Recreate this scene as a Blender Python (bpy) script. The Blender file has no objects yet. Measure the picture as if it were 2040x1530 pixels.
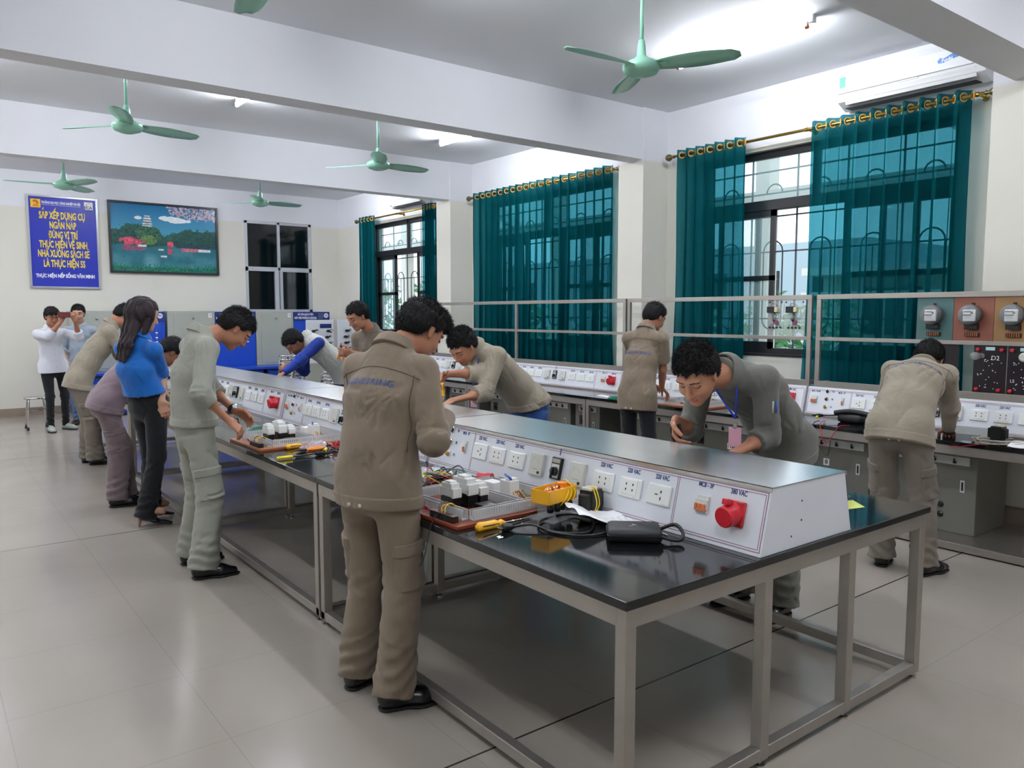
import bpy, bmesh, math, random
import numpy as np
from mathutils import Matrix, Vector, noise
random.seed(7); np.random.seed(7)
SC=bpy.context.scene; COL=SC.collection
# ---------------------------------------------------------------- camera, world, exposure
cam_d=bpy.data.cameras.new('camera'); cam=bpy.data.objects.new('camera',cam_d); COL.objects.link(cam)
cam_d.sensor_width=36; cam_d.lens=1560/2040*36; cam_d.clip_start=.05; cam_d.clip_end=400
cam.location=(0,0,1.6); cam.rotation_euler=(math.radians(90-5.13),0,math.radians(-37.5))
SC.camera=cam
w=bpy.data.worlds.new('sky'); SC.world=w; w.use_nodes=True
nt=w.node_tree; bg=nt.nodes['Background']
bg.inputs[0].default_value=(.80,.90,1,1); bg.inputs[1].default_value=1.1
SC.view_settings.view_transform='Standard'; SC.view_settings.look='None'
SC.view_settings.gamma=1; SC.view_settings.use_curve_mapping=False
SC.view_settings.exposure=1.12
TUBE_POWER=100.0
# ---------------------------------------------------------------- materials
def lin(h):
    if isinstance(h,str):
        h=h.lstrip('#'); c=[int(h[i:i+2],16)/255 for i in (0,2,4)]
    else: c=h
    return tuple(x/12.92 if x<=.04045 else ((x+.055)/1.055)**2.4 for x in c)+(1,)
def mat(name,col,rough=.5,metal=0,spec=.5,var=0,vscale=6,bump=0,bscale=40,trans=0,emit=None,estr=0,coat=0,vdetail=4,alpha=1,bdist=.01,stretch=None):
    m=bpy.data.materials.new(name); m.use_nodes=True; nt=m.node_tree; N=nt.nodes; L=nt.links
    p=N['Principled BSDF']; c=lin(col)
    p.inputs['Base Color'].default_value=c; p.inputs['Roughness'].default_value=rough
    p.inputs['Metallic'].default_value=metal; p.inputs['Specular IOR Level'].default_value=spec
    p.inputs['Transmission Weight'].default_value=trans; p.inputs['Coat Weight'].default_value=coat
    p.inputs['Alpha'].default_value=alpha
    if emit: p.inputs['Emission Color'].default_value=lin(emit); p.inputs['Emission Strength'].default_value=estr
    if var or bump:
        tc=N.new('ShaderNodeTexCoord'); src=tc.outputs['Object']
        if stretch:
            mp=N.new('ShaderNodeMapping'); mp.inputs['Scale'].default_value=stretch; L.new(src,mp.inputs[0]); src=mp.outputs[0]
    if var:
        nz=N.new('ShaderNodeTexNoise'); nz.inputs['Scale'].default_value=vscale; nz.inputs['Detail'].default_value=vdetail
        L.new(src,nz.inputs['Vector'])
        mx=N.new('ShaderNodeMix'); mx.data_type='RGBA'
        mx.inputs['A'].default_value=tuple(min(1,x*(1-var)) for x in c[:3])+(1,)
        mx.inputs['B'].default_value=tuple(min(1,x*(1+var)) for x in c[:3])+(1,)
        L.new(nz.outputs['Fac'],mx.inputs['Factor']); L.new(mx.outputs['Result'],p.inputs['Base Color'])
    if bump:
        nb=N.new('ShaderNodeTexNoise'); nb.inputs['Scale'].default_value=bscale; nb.inputs['Detail'].default_value=5
        L.new(src,nb.inputs['Vector'])
        b=N.new('ShaderNodeBump'); b.inputs['Strength'].default_value=bump; b.inputs['Distance'].default_value=bdist
        L.new(nb.outputs['Fac'],b.inputs['Height']); L.new(b.outputs['Normal'],p.inputs['Normal'])
    return m
def math_n(N,op,a=None,b=None):
    n=N.new('ShaderNodeMath'); n.operation=op
    if a is not None and not hasattr(a,'links'): n.inputs[0].default_value=a
    if b is not None and not hasattr(b,'links'): n.inputs[1].default_value=b
    return n
M={}
M['granite']=mat('black_granite','121416',.08,var=.75,vscale=260,spec=.45,vdetail=3)
M['steel']=mat('brushed_steel','a8a29b',.40,.75,var=.10,vscale=9,bump=.03,bscale=60)
M['steel_sheet']=mat('steel_sheet','eef1f3',.26,1,var=.05,vscale=3,bump=.08,bscale=3.2,bdist=.02,stretch=(1.5,.5,1))
M['chrome']=mat('chrome','d8d8d8',.08,1)
M['white_board']=mat('white_laminate','dfe3ea',.28,var=.02,vscale=4)
M['white_pl']=mat('white_plastic','e9ebe8',.3)
M['grey_pl']=mat('pale_grey_plastic','cdd0cc',.35)
M['meter']=mat('meter_ivory','d2d3cb',.22)
M['black_pl']=mat('black_plastic','121315',.35)
M['dark']=mat('dark_hole','060606',.6)
M['red_pl']=mat('red_plastic','c4202f',.33)
M['orange']=mat('orange_plastic','f08a1a',.4)
M['yellow_pl']=mat('yellow_plastic','f2b21c',.38)
M['lemon']=mat('lemon_plastic','e9d81e',.4)
M['maroon']=mat('maroon_line','8c4a68',.5)
M['navy_txt']=mat('navy_ink','1b3a78',.5)
M['copper']=mat('copper','c4764a',.3,1)
M['duct']=mat('grey_duct','c6cacb',.45)
M['board']=mat('brown_board','7b3823',.3,var=.2,vscale=14,stretch=(1,6,1))
M['board2']=mat('tan_board','9b5b35',.35,var=.2,vscale=14,stretch=(1,6,1))
M['wire_r']=mat('red_wire','b81f2b',.4); M['wire_y']=mat('yellow_wire','e8c21e',.4)
M['wire_g']=mat('green_wire','12826a',.4); M['wire_k']=mat('black_wire','141416',.45); M['wire_b']=mat('blue_wire','2556b8',.4)
M['wire_w']=mat('grey_wire','b9b2a2',.45)
M['paper']=mat('paper','f1f2f4',.7)
M['acry']=mat('clear_acrylic','e8eef0',.08,alpha=.28,spec=.8)
M['mint']=mat('mint_enamel','93c9b1',.28,var=.03)
M['blue_panel']=mat('blue_enamel','1a47b4',.3,var=.05)
M['navy_panel']=mat('navy_enamel','1b2a6e',.35)
M['cab_grey']=mat('grey_green_enamel','a2a69c',.42,var=.03)
M['box_grey']=mat('grey_olive_steel','6f6e66',.38,var=.10,vscale=3)
M['brass']=mat('brass','a98b45',.3,1)
M['wood_ring']=mat('golden_plastic','c79a4a',.35)
M['black_frame']=mat('black_window_frame','17171c',.4)
M['grille']=mat('grille_paint','4a4e55',.5)
M['aco']=mat('air_conditioner_white','e6e7e8',.3)
M['lamp_white']=mat('lamp_housing','e4e4e4',.4)
M['tube']=mat('tube_glow','ffffff',.5,emit='f4f8ff',estr=TUBE_POWER)
# ---------------------------------------------------------------- mesh builder
I4=Matrix.Identity(4)
def frame(o,x,y,z=None):
    x=Vector(x).normalized(); y=Vector(y).normalized(); z=x.cross(y).normalized() if z is None else Vector(z).normalized()
    y=z.cross(x)
    m=Matrix((x,y,z)).transposed().to_4x4(); m.translation=Vector(o); return m
class MB:
    def __init__(s,T=None): s.v=[]; s.f=[]; s.m=[]; s.T=T or I4
    def add(s,vs,fs,mi=0,T=None):
        T=s.T@T if T else s.T; n=len(s.v)
        s.v+=[tuple(T@Vector(v)) for v in vs]; s.f+=[tuple(i+n for i in f) for f in fs]; s.m+=[mi]*len(fs); return s
    def box(s,c,d,mi=0,T=None,ch=0):
        x,y,z=[k/2 for k in d]; cx,cy,cz=c
        if ch:
            ch=min(ch,x*.9,y*.9,z*.9); vs=[];idx={}
            bm=bmesh.new(); bmesh.ops.create_cube(bm,size=1)
            for v in bm.verts: v.co=Vector((v.co.x*2*x+cx,v.co.y*2*y+cy,v.co.z*2*z+cz))
            bmesh.ops.bevel(bm,geom=bm.edges[:],offset=ch,segments=2,affect='EDGES',profile=.5)
            bm.verts.index_update()
            s.add([v.co[:] for v in bm.verts],[[v.index for v in f.verts] for f in bm.faces],mi,T); bm.free(); return s
        vs=[(cx+a*x,cy+b*y,cz+c_*z) for a in(-1,1) for b in(-1,1) for c_ in(-1,1)]
        return s.add(vs,[(0,1,3,2),(4,6,7,5),(0,4,5,1),(2,3,7,6),(0,2,6,4),(1,5,7,3)],mi,T)
    def bb(s,x0,x1,y0,y1,z0,z1,mi=0,T=None,ch=0): return s.box(((x0+x1)/2,(y0+y1)/2,(z0+z1)/2),(x1-x0,y1-y0,z1-z0),mi,T,ch)
    def lathe(s,prof,o=(0,0,0),ax=(0,0,1),n=20,mi=0,T=None,sx=1,sy=1):
        ax=Vector(ax).normalized(); t=Vector((1,0,0)) if abs(ax.x)<.8 else Vector((0,1,0))
        u=ax.cross(t).normalized(); w_=ax.cross(u); o=Vector(o); vs=[];fs=[]
        for r,z in prof:
            for i in range(n):
                a=2*math.pi*i/n; vs.append(o+ax*z+u*(r*math.cos(a)*sx)+w_*(r*math.sin(a)*sy))
        for k in range(len(prof)-1):
            for i in range(n):
                j=(i+1)%n; fs.append((k*n+i,(k+1)*n+i,(k+1)*n+j,k*n+j))
        if prof[0][0]>1e-5: fs.append(tuple(range(n)))
        if prof[-1][0]>1e-5: fs.append(tuple((len(prof)-1)*n+i for i in reversed(range(n))))
        return s.add(vs,fs,mi,T)
    def cyl(s,a,b,r,r2=None,n=14,mi=0,T=None):
        a=Vector(a); b=Vector(b); r2=r if r2 is None else r2
        return s.lathe([(r,0),(r2,(b-a).length)],a,b-a,n,mi,T)
    def sph(s,c,r,mi=0,n=14,T=None,sz=1):
        k=n//2; return s.lathe([(max(1e-6,r*math.sin(math.pi*i/k)),-r*sz*math.cos(math.pi*i/k)) for i in range(k+1)],c,(0,0,1),n,mi,T)
    def tube(s,pts,r,n=8,mi=0,T=None,closed=False):
        P=[Vector(p) for p in pts]; vs=[];fs=[]; K=len(P); up=Vector((0,0,1)); prev=None
        for i,p in enumerate(P):
            if closed: d=P[(i+1)%K]-P[i-1]
            else: d=P[min(i+1,K-1)]-P[max(i-1,0)]
            d.normalize()
            u=(prev-d*prev.dot(d)) if prev is not None else d.cross(up if abs(d.z)<.9 else Vector((1,0,0)))
            if u.length<1e-6: u=d.cross(Vector((1,0,0)))
            u.normalize(); prev=u; w_=d.cross(u); rr=r[i] if isinstance(r,(list,tuple)) else r
            for j in range(n):
                a=2*math.pi*j/n; vs.append(p+u*(rr*math.cos(a))+w_*(rr*math.sin(a)))
        for i in range(K if closed else K-1):
            q=(i+1)%K
            for j in range(n):
                j2=(j+1)%n; fs.append((i*n+j,i*n+j2,q*n+j2,q*n+j))
        if not closed: fs.append(tuple(reversed(range(n)))); fs.append(tuple((K-1)*n+j for j in range(n)))
        return s.add(vs,fs,mi,T)
    def ext(s,poly,vec,mi=0,T=None):
        n=len(poly); v=Vector(vec); vs=[Vector(p) for p in poly]+[Vector(p)+v for p in poly]
        fs=[tuple(reversed(range(n))),tuple(range(n,2*n))]+[(i,(i+1)%n,n+(i+1)%n,n+i) for i in range(n)]
        return s.add(vs,fs,mi,T)
    def obj(s,name,mats,parent=None,smooth=False,local=False,bevel=0,auto=None):
        if not isinstance(mats,(list,tuple)): mats=[mats]
        me=bpy.data.meshes.new(name); vs=s.v
        if parent is not None and not local:
            L=wloc(parent); vs=[(a-L[0],b-L[1],c-L[2]) for a,b,c in vs]
        me.from_pydata(vs,[],s.f); 
        for m in mats: me.materials.append(m)
        if len(mats)>1: me.polygons.foreach_set('material_index',s.m)
        me.validate(); me.update()
        bm=bmesh.new(); bm.from_mesh(me); bmesh.ops.recalc_face_normals(bm,faces=bm.faces[:]); bm.to_mesh(me); bm.free()
        if smooth: me.shade_smooth(); 
        if auto is not None: me.shade_smooth(); me.set_sharp_from_angle(angle=math.radians(auto))
        o=bpy.data.objects.new(name,me); COL.objects.link(o)
        if parent is not None: o.parent=parent
        if bevel:
            b=o.modifiers.new('bevel','BEVEL'); b.width=bevel; b.segments=2; b.limit_method='ANGLE'
        return o
def wloc(o):
    v=Vector(o.location); p=o.parent
    while p: v=v+Vector(p.location); p=p.parent
    return v
def tag(o,label=None,cat=None,group=None,kind=None):
    if label: o['label']=label
    if cat: o['category']=cat
    if group: o['group']=group
    if kind: o['kind']=kind
    return o
def thing(name,label,cat,loc=(0,0,0),rz=0,group=None):
    o=bpy.data.objects.new(name,None); o.empty_display_size=.1; COL.objects.link(o); o.location=loc; o.rotation_euler=(0,0,rz)
    return tag(o,label,cat,group)
def copy_tree(o,parent=None,loc=None,rz=None,label=None):
    c=o.copy(); COL.objects.link(c); c.parent=parent
    if loc is not None: c.location=loc
    if rz is not None: c.rotation_euler=(0,0,rz)
    if label: c['label']=label
    for ch in KIDS.get(o.name,[]) or [x for x in o.children]: copy_tree(ch,c)
    return c
KIDS={}
def text(s,size,T,m,parent,name='lettering',ext=.0006,bold=0,align='CENTER',sx=1,local=False,ret=False,space=1):
    cu=bpy.data.curves.new('t','FONT'); cu.body=s; cu.size=size; cu.align_x=align; cu.align_y='CENTER'
    cu.extrude=ext; cu.offset=bold; cu.resolution_u=3; cu.space_character=space
    o=bpy.data.objects.new('t',cu); COL.objects.link(o)
    dg=bpy.context.evaluated_depsgraph_get(); me=bpy.data.meshes.new_from_object(o.evaluated_get(dg))
    bpy.data.objects.remove(o); bpy.data.curves.remove(cu)
    vs=[tuple(T@Vector((v.co.x*sx,v.co.y,v.co.z))) for v in me.vertices]; fs=[tuple(p.vertices) for p in me.polygons]
    bpy.data.meshes.remove(me)
    b=MB(); b.v=vs; b.f=fs; b.m=[0]*len(fs)
    if ret: return b
    return b.obj(name,m,parent,local=local)
def arc(c,r,a0,a1,n,u,v):
    c=Vector(c);u=Vector(u);v=Vector(v); return [c+u*(r*math.cos(math.radians(a0+(a1-a0)*i/n)))+v*(r*math.sin(math.radians(a0+(a1-a0)*i/n))) for i in range(n+1)]
# ---------------------------------------------------------------- tube lights (the room's lamps, plus unseen ones added for brightness)
tubes=[]
def tube_light(x,y,rz,label,L=1.22,loc_z=3.8):
    t=thing('fluorescent_lamp',label,'ceiling light',(x,y,loc_z),rz,'ceiling tube lights')
    b=MB(); b.box((0,0,-.022),(.05,L,.044),ch=.004).box((0,L/2+.02,-.03),(.05,.05,.058),ch=.004).box((0,-L/2-.02,-.03),(.05,.05,.058),ch=.004)
    for s in (-1,1): b.box((-.03,s*(L/2+.0),-.07),(.03,.022,.04),ch=.004)
    b.obj('lamp_housing',M['lamp_white'],t,local=True)
    MB().cyl((-.03,-L/2+.01,-.085),(-.03,L/2-.01,-.085),.0145,n=12).obj('glass_tube',M['tube'],t,smooth=False,local=True,auto=40)
    MB().cyl((-.03,L/2-.012,-.085),(-.03,L/2+.012,-.085),.0155,n=12).cyl((-.03,-L/2-.012,-.085),(-.03,-L/2+.012,-.085),.0155,n=12).obj('end_cap',M['copper'],t,local=True,auto=40)
    return t
tube_light(5.42,4.05,0,'long tube light over the nearest window curtain, beside a mint fan')
tube_light(2.75,3.9,0,'tube light out of frame above the near bench, glow at the top edge')
tube_light(2.80,7.62,0,'tube light behind the first beam above the picture side')
tube_light(5.46,7.95,0,'tube light behind the first beam near the closed curtain')
tube_light(.15,7.7,0,'tube light behind the first beam at the left edge of the photo')
for x,l in ((.3,'left'),(2.8,'middle'),(5.4,'right')): tube_light(x,12.0,0,l+' tube light of the far bay, hidden behind the second beam')
for x in (0.1,): tube_light(x,3.6,0,'tube light over the camera side aisle, outside the frame')
for x,l in ((.3,'left'),(2.8,'middle'),(5.4,'right')): tube_light(x,.3,0,l+' unseen tube light of the near bay, placed to brighten the foreground')  # row out of view, set forward to brighten the near front
for y,l in ((7.7,'over the middle aisle'),(12.0,'over the far aisle')): tube_light(-1.9,y,0,'unseen added tube light near the left wall, '+l)  # extra lamps out of view, added to raise the fill light
# ---------------------------------------------------------------- room shell
XW,XL,YB,YF,ZC,ZB=6.75,-2.6,14.35,-3.6,3.8,3.26
def wallmat(name):
    m=bpy.data.materials.new(name); m.use_nodes=True; N=m.node_tree.nodes; L=m.node_tree.links; p=N['Principled BSDF']
    g=N.new('ShaderNodeNewGeometry'); sx=N.new('ShaderNodeSeparateXYZ'); L.new(g.outputs['Position'],sx.inputs[0])
    nz=N.new('ShaderNodeTexNoise'); nz.inputs['Scale'].default_value=1.3; nz.inputs['Detail'].default_value=6; L.new(g.outputs['Position'],nz.inputs['Vector'])
    a=N.new('ShaderNodeMapRange'); a.inputs['From Min'].default_value=3.235; a.inputs['From Max'].default_value=3.265; L.new(sx.outputs['Z'],a.inputs['Value'])
    mx=N.new('ShaderNodeMix'); mx.data_type='RGBA'; mx.inputs['A'].default_value=lin('e0ddd2'); mx.inputs['B'].default_value=lin('e6e7ec')
    L.new(a.outputs[0],mx.inputs['Factor'])
    m2=N.new('ShaderNodeMix'); m2.data_type='RGBA'; m2.blend_type='MULTIPLY'; m2.inputs['Factor'].default_value=1
    r=N.new('ShaderNodeMapRange'); r.inputs['From Min'].default_value=.3; r.inputs['From Max'].default_value=.7; r.inputs['To Min'].default_value=.95; r.inputs['To Max'].default_value=1.0
    L.new(nz.outputs['Fac'],r.inputs['Value']); L.new(mx.outputs['Result'],m2.inputs['A']); L.new(r.outputs[0],m2.inputs['B'])
    L.new(m2.outputs['Result'],p.inputs['Base Color']); p.inputs['Roughness'].default_value=.65; p.inputs['Specular IOR Level'].default_value=.25
    b=N.new('ShaderNodeBump'); b.inputs['Strength'].default_value=.05; nb=N.new('ShaderNodeTexNoise'); nb.inputs['Scale'].default_value=60; L.new(g.outputs['Position'],nb.inputs['Vector']); L.new(nb.outputs['Fac'],b.inputs['Height']); L.new(b.outputs['Normal'],p.inputs['Normal'])
    return m
M['wall']=wallmat('two_tone_wall_paint'); M['ceil']=mat('ceiling_paint','e4e6ea',.7,var=.02,vscale=1.5)
M['base']=mat('baseboard_tile','8c7d70',.3,var=.08,vscale=5)
def floormat():
    m=bpy.data.materials.new('polished_floor_tile'); m.use_nodes=True; N=m.node_tree.nodes; L=m.node_tree.links; p=N['Principled BSDF']
    g=N.new('ShaderNodeNewGeometry'); sx=N.new('ShaderNodeSeparateXYZ'); L.new(g.outputs['Position'],sx.inputs[0])
    def lines(src,period,off,width):
        a=math_n(N,'SUBTRACT',None,off); L.new(src,a.inputs[0])
        b=math_n(N,'DIVIDE',None,period); L.new(a.outputs[0],b.inputs[0])
        c=math_n(N,'FRACT'); L.new(b.outputs[0],c.inputs[0])
        d=math_n(N,'SUBTRACT',None,.5); L.new(c.outputs[0],d.inputs[0])
        e=math_n(N,'ABSOLUTE'); L.new(d.outputs[0],e.inputs[0])
        f=math_n(N,'GREATER_THAN',None,.5-width/2/period); L.new(e.outputs[0],f.inputs[0]); return f.outputs[0]
    l1=lines(sx.outputs['Y'],.66,2.235,.0035); l2=lines(sx.outputs['X'],.66,.22,.0035); l3=lines(sx.outputs['Y'],3.96,2.235,.010)
    mx1=math_n(N,'MAXIMUM'); L.new(l1,mx1.inputs[0]); L.new(l2,mx1.inputs[1])
    sc=math_n(N,'MULTIPLY',None,.22); L.new(mx1.outputs[0],sc.inputs[0])
    mx2=math_n(N,'MAXIMUM'); L.new(sc.outputs[0],mx2.inputs[0]); L.new(l3,mx2.inputs[1])
    nz=N.new('ShaderNodeTexNoise'); nz.inputs['Scale'].default_value=.9; nz.inputs['Detail'].default_value=8; L.new(g.outputs['Position'],nz.inputs['Vector'])
    base=N.new('ShaderNodeMix'); base.data_type='RGBA'; base.inputs['A'].default_value=lin('968d84'); base.inputs['B'].default_value=lin('a9a198'); L.new(nz.outputs['Fac'],base.inputs['Factor'])
    mx=N.new('ShaderNodeMix'); mx.data_type='RGBA'; L.new(base.outputs['Result'],mx.inputs['A']); mx.inputs['B'].default_value=lin('3a332d'); L.new(mx2.outputs[0],mx.inputs['Factor'])
    L.new(mx.outputs['Result'],p.inputs['Base Color'])
    nr=N.new('ShaderNodeTexNoise'); nr.inputs['Scale'].default_value=2.2; nr.inputs['Detail'].default_value=6; L.new(g.outputs['Position'],nr.inputs['Vector'])
    rr=N.new('ShaderNodeMapRange'); rr.inputs['To Min'].default_value=.13; rr.inputs['To Max'].default_value=.30; L.new(nr.outputs['Fac'],rr.inputs['Value']); L.new(rr.outputs[0],p.inputs['Roughness'])
    p.inputs['Specular IOR Level'].default_value=.45
    b=N.new('ShaderNodeBump'); b.inputs['Strength'].default_value=.06; b.inputs['Distance'].default_value=.02; nb=N.new('ShaderNodeTexNoise'); nb.inputs['Scale'].default_value=3; L.new(g.outputs['Position'],nb.inputs['Vector']); L.new(nb.outputs['Fac'],b.inputs['Height']); L.new(b.outputs['Normal'],p.inputs['Normal'])
    return m
M['floor']=floormat()
def struct(b,name,m,parent=None,**k):
    o=b.obj(name,m,parent,**k)
    if parent is None: tag(o,kind='structure')
    return o
struct(MB().bb(XL-.3,XW+.3,YF-.3,YB+.6,-.2,0),'floor',M['floor'])
struct(MB().bb(XL-.3,XW+.3,YF-.3,YB+.6,ZC,ZC+.2),'ceiling',M['ceil'])
WIN=[(2.92,5.50),(6.82,9.40),(10.62,12.98)]; WZ0,WZ1=1.2,3.2
b=MB(); ys=[YF]
for a,c in WIN: ys+=[a,c]
ys.append(YB)
for i in range(0,len(ys),2): b.bb(XW,XW+.24,ys[i],ys[i+1],0,ZC)
for a,c in WIN: b.bb(XW,XW+.24,a,c,0,WZ0).bb(XW,XW+.24,a,c,WZ1,ZC)
struct(b,'wall_right',M['wall'])
# far wall with the inner window opening
BW=(4.90,6.18,1.63,3.29)
b=MB().bb(XL,BW[0],YB,YB+.2,0,ZC).bb(BW[1],XW+.24,YB,YB+.2,0,ZC).bb(BW[0],BW[1],YB,YB+.2,0,BW[2]).bb(BW[0],BW[1],YB,YB+.2,BW[3],ZC)
struct(b,'wall_back',M['wall'])
LW=[(-2.4,-.8),(2.0,3.4),(9.8,11.4)]
b=MB(); ys=[YF]
for a,c in LW: ys+=[a,c]
ys.append(YB)
for i in range(0,len(ys),2): b.bb(XL-.24,XL,ys[i],ys[i+1],0,ZC)
for a,c in LW: b.bb(XL-.24,XL,a,c,0,1.0).bb(XL-.24,XL,a,c,2.9,ZC)
struct(b,'wall_left',M['wall'])
struct(MB().bb(XL-.24,XW+.24,YF-.24,YF,0,ZC),'wall_front',M['wall'])
# columns and beams
b=MB()
for y0,y1 in ((2.15,2.53),(5.965,6.335),(9.77,10.15)): b.bb(6.36,XW,y0,y1,0,ZC)
struct(b,'trim_1',M['wall'])
for i,(y0,y1) in enumerate(((2.08,2.39),(5.99,6.22),(9.79,10.0),(-1.9,-1.6))): struct(MB().bb(XL,XW,y0,y1,ZB,ZC),'trim_%d'%(i+2),M['wall'])
struct(MB().bb(XL,XW,YB-.012,YB,0,.13),'baseboard_back',M['base'])
b=MB()
for y0,y1 in ((YF,2.15),(2.53,5.965),(6.335,9.77),(10.15,YB)): b.bb(XW-.012,XW,y0,y1,0,.19)
for y0,y1 in ((2.15,2.53),(5.965,6.335),(9.77,10.15)): b.bb(6.348,6.36,y0-.012,y1+.012,0,.19).bb(6.348,XW,y0-.012,y0,0,.19).bb(6.348,XW,y1,y1+.012,0,.19)
struct(b,'baseboard_right',M['base'])
# windows with dark frames, grilles and glass
M['glass']=mat('window_glass','bfe0e0',.02,alpha=.22,spec=.6)
M['sill']=mat('window_reveal','e4e2da',.6)
def window(i,a,c):
    fr=MB(); X=XW+.10; w_=.055
    fr.bb(X-.03,X+.03,a,a+w_,WZ0,WZ1).bb(X-.03,X+.03,c-w_,c,WZ0,WZ1).bb(X-.03,X+.03,a,c,WZ0,WZ0+.06).bb(X-.03,X+.03,a,c,WZ1-.07,WZ1)
    fr.bb(X-.045,X+.045,a,c,2.62,2.72)
    m=(a+c)/2; fr.bb(X-.03,X+.03,m-.03,m+.03,2.7,WZ1)
    o=struct(fr,'window_%d'%i,M['black_frame'],bevel=.004)
    q=(c-a)/4
    for k in range(4):
        y0=a+k*q+(.0 if k in(0,2) else -.03); y1=y0+q+.03; xo=X+(.018 if k in (0,3) else -.018)
        if k==1: y0+=-.30; y1+=-.30     # a sash slid open
        if k==2: y0+=.42; y1+=.42
        s=MB(); t=.05
        y0=max(y0,a+.03); y1=min(y1,c-.03)
        s.bb(xo-.016,xo+.016,y0,y0+t,WZ0+.05,2.63).bb(xo-.016,xo+.016,y1-t,y1,WZ0+.05,2.63).bb(xo-.016,xo+.016,y0,y1,WZ0+.05,WZ0+.12).bb(xo-.016,xo+.016,y0,y1,2.56,2.63).bb(xo-.016,xo+.016,y0,y1,1.93,1.98)
        s.obj('window_sash',M['black_frame'],o)
        MB().bb(xo-.003,xo+.003,y0+t,y1-t,WZ0+.12,2.56).obj('glass_pane',M['glass'],o)
    MB().bb(X-.003,X+.003,a+w_,m-.03,2.72,WZ1-.07).obj('glass_pane',M['glass'],o)
    MB().bb(X-.003,X+.003,m+.03,c-w_,2.72,WZ1-.07).obj('glass_pane',M['glass'],o)
    # burglar grille on the outside face
    g=MB(); xg=XW+.19; r=.009
    n=round((c-a)/.52); st=(c-a)/n
    for z in (1.24,1.55,2.22,2.57,2.80,3.02): g.box((xg,m,z),(.014,c-a,.014))
    for k in range(n+1):
        y=a+k*st; g.box((xg,y,2.2),(.014,.014,1.98))
        if k<n:
            ym=y+st/2
            p=[(xg,ym-.11,1.55)]+[(xg,ym-.11,2.2)]+[v[:] for v in arc((xg,ym,2.22),.11,180,0,8,(0,1,0),(0,0,1))]+[(xg,ym+.11,1.55)]
            g.tube(p,.008,6)
            g.tube([v[:] for v in arc((xg,ym,1.55),.11,180,360,8,(0,1,0),(0,0,1))],.008,6)
            g.tube([v[:] for v in arc((xg,ym,2.80),.09,180,0,8,(0,1,0),(0,0,1))],.008,6)
            g.cyl((xg,ym,1.24),(xg,ym,2.22),.006,n=6)
    g.obj('window_grille',M['grille'],o)
    MB().bb(XW-.01,XW+.06,a,c,WZ0-.02,WZ0).obj('window_sill',M['black_frame'],o)
    return o
for i,(a,c) in enumerate(WIN): window(i+1,a,c)
# left wall windows (behind the photographer's left)
M['pane_l']=mat('frosted_glass','dfe9ee',.25,alpha=.35)
for i,(a,c) in enumerate(LW):
    fr=MB().bb(XL-.15,XL-.09,a,a+.06,1.0,2.9).bb(XL-.15,XL-.09,c-.06,c,1.0,2.9).bb(XL-.15,XL-.09,a,c,1.0,1.06).bb(XL-.15,XL-.09,a,c,2.84,2.9).bb(XL-.15,XL-.09,(a+c)/2-.03,(a+c)/2+.03,1,2.9)
    o=struct(fr,'window_%d'%(i+5),M['black_frame']); MB().bb(XL-.123,XL-.117,a+.06,c-.06,1.06,2.84).obj('glass_pane',M['pane_l'],o)
# inner window of the far wall: grey aluminium frame, shallow dark-coloured box for the unlit room beyond
M['alu']=mat('grey_aluminium_frame','c2c5ca',.35,.2)
x0,x1,z0,z1=BW
fr=MB().bb(x0,x0+.06,YB+.01,YB+.07,z0,z1).bb(x1-.06,x1,YB+.01,YB+.07,z0,z1).bb(x0,x1,YB+.01,YB+.07,z1-.05,z1).bb(x0,x1,YB+.01,YB+.07,z0,z0+.05)
fr.bb(x0,x1,YB+.01,YB+.07,2.38,2.46).bb((x0+x1)/2-.025,(x0+x1)/2+.025,YB+.01,YB+.07,2.4,z1)
fr.bb((x0+x1)/2-.09,(x0+x1)/2-.01,YB+.0,YB+.06,z0,2.4).bb((x0+x1)/2+.01,(x0+x1)/2+.07,YB+.02,YB+.08,z0,2.4)
o=struct(fr,'window_4',M['alu'],bevel=.004)
M['dpane']=mat('unlit_room_glass','0b1418',.06,alpha=.55,spec=.7)  # pane coloured dark for the unlit room behind it
MB().bb(x0+.05,x1-.05,YB+.045,YB+.05,z0+.04,z1-.04).obj('glass_pane',M['dpane'],o)
M['droom']=mat('unlit_room_shade','22282b',.9)  # the unlit room's darkness is put into the box colour
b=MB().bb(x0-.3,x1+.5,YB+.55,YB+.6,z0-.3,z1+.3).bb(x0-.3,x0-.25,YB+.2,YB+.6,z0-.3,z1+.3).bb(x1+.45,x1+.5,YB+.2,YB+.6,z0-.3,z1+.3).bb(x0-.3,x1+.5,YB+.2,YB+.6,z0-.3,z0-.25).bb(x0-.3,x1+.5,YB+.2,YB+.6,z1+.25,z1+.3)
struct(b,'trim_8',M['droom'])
MB().ext([(5.60,YB+.2,z0-.1),(5.72,YB+.2,z0-.1),(5.62,YB+.2,2.36),(5.56,YB+.2,2.36)],(0,.02,0)).obj('leaning_strip',M['alu'],o)
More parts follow.
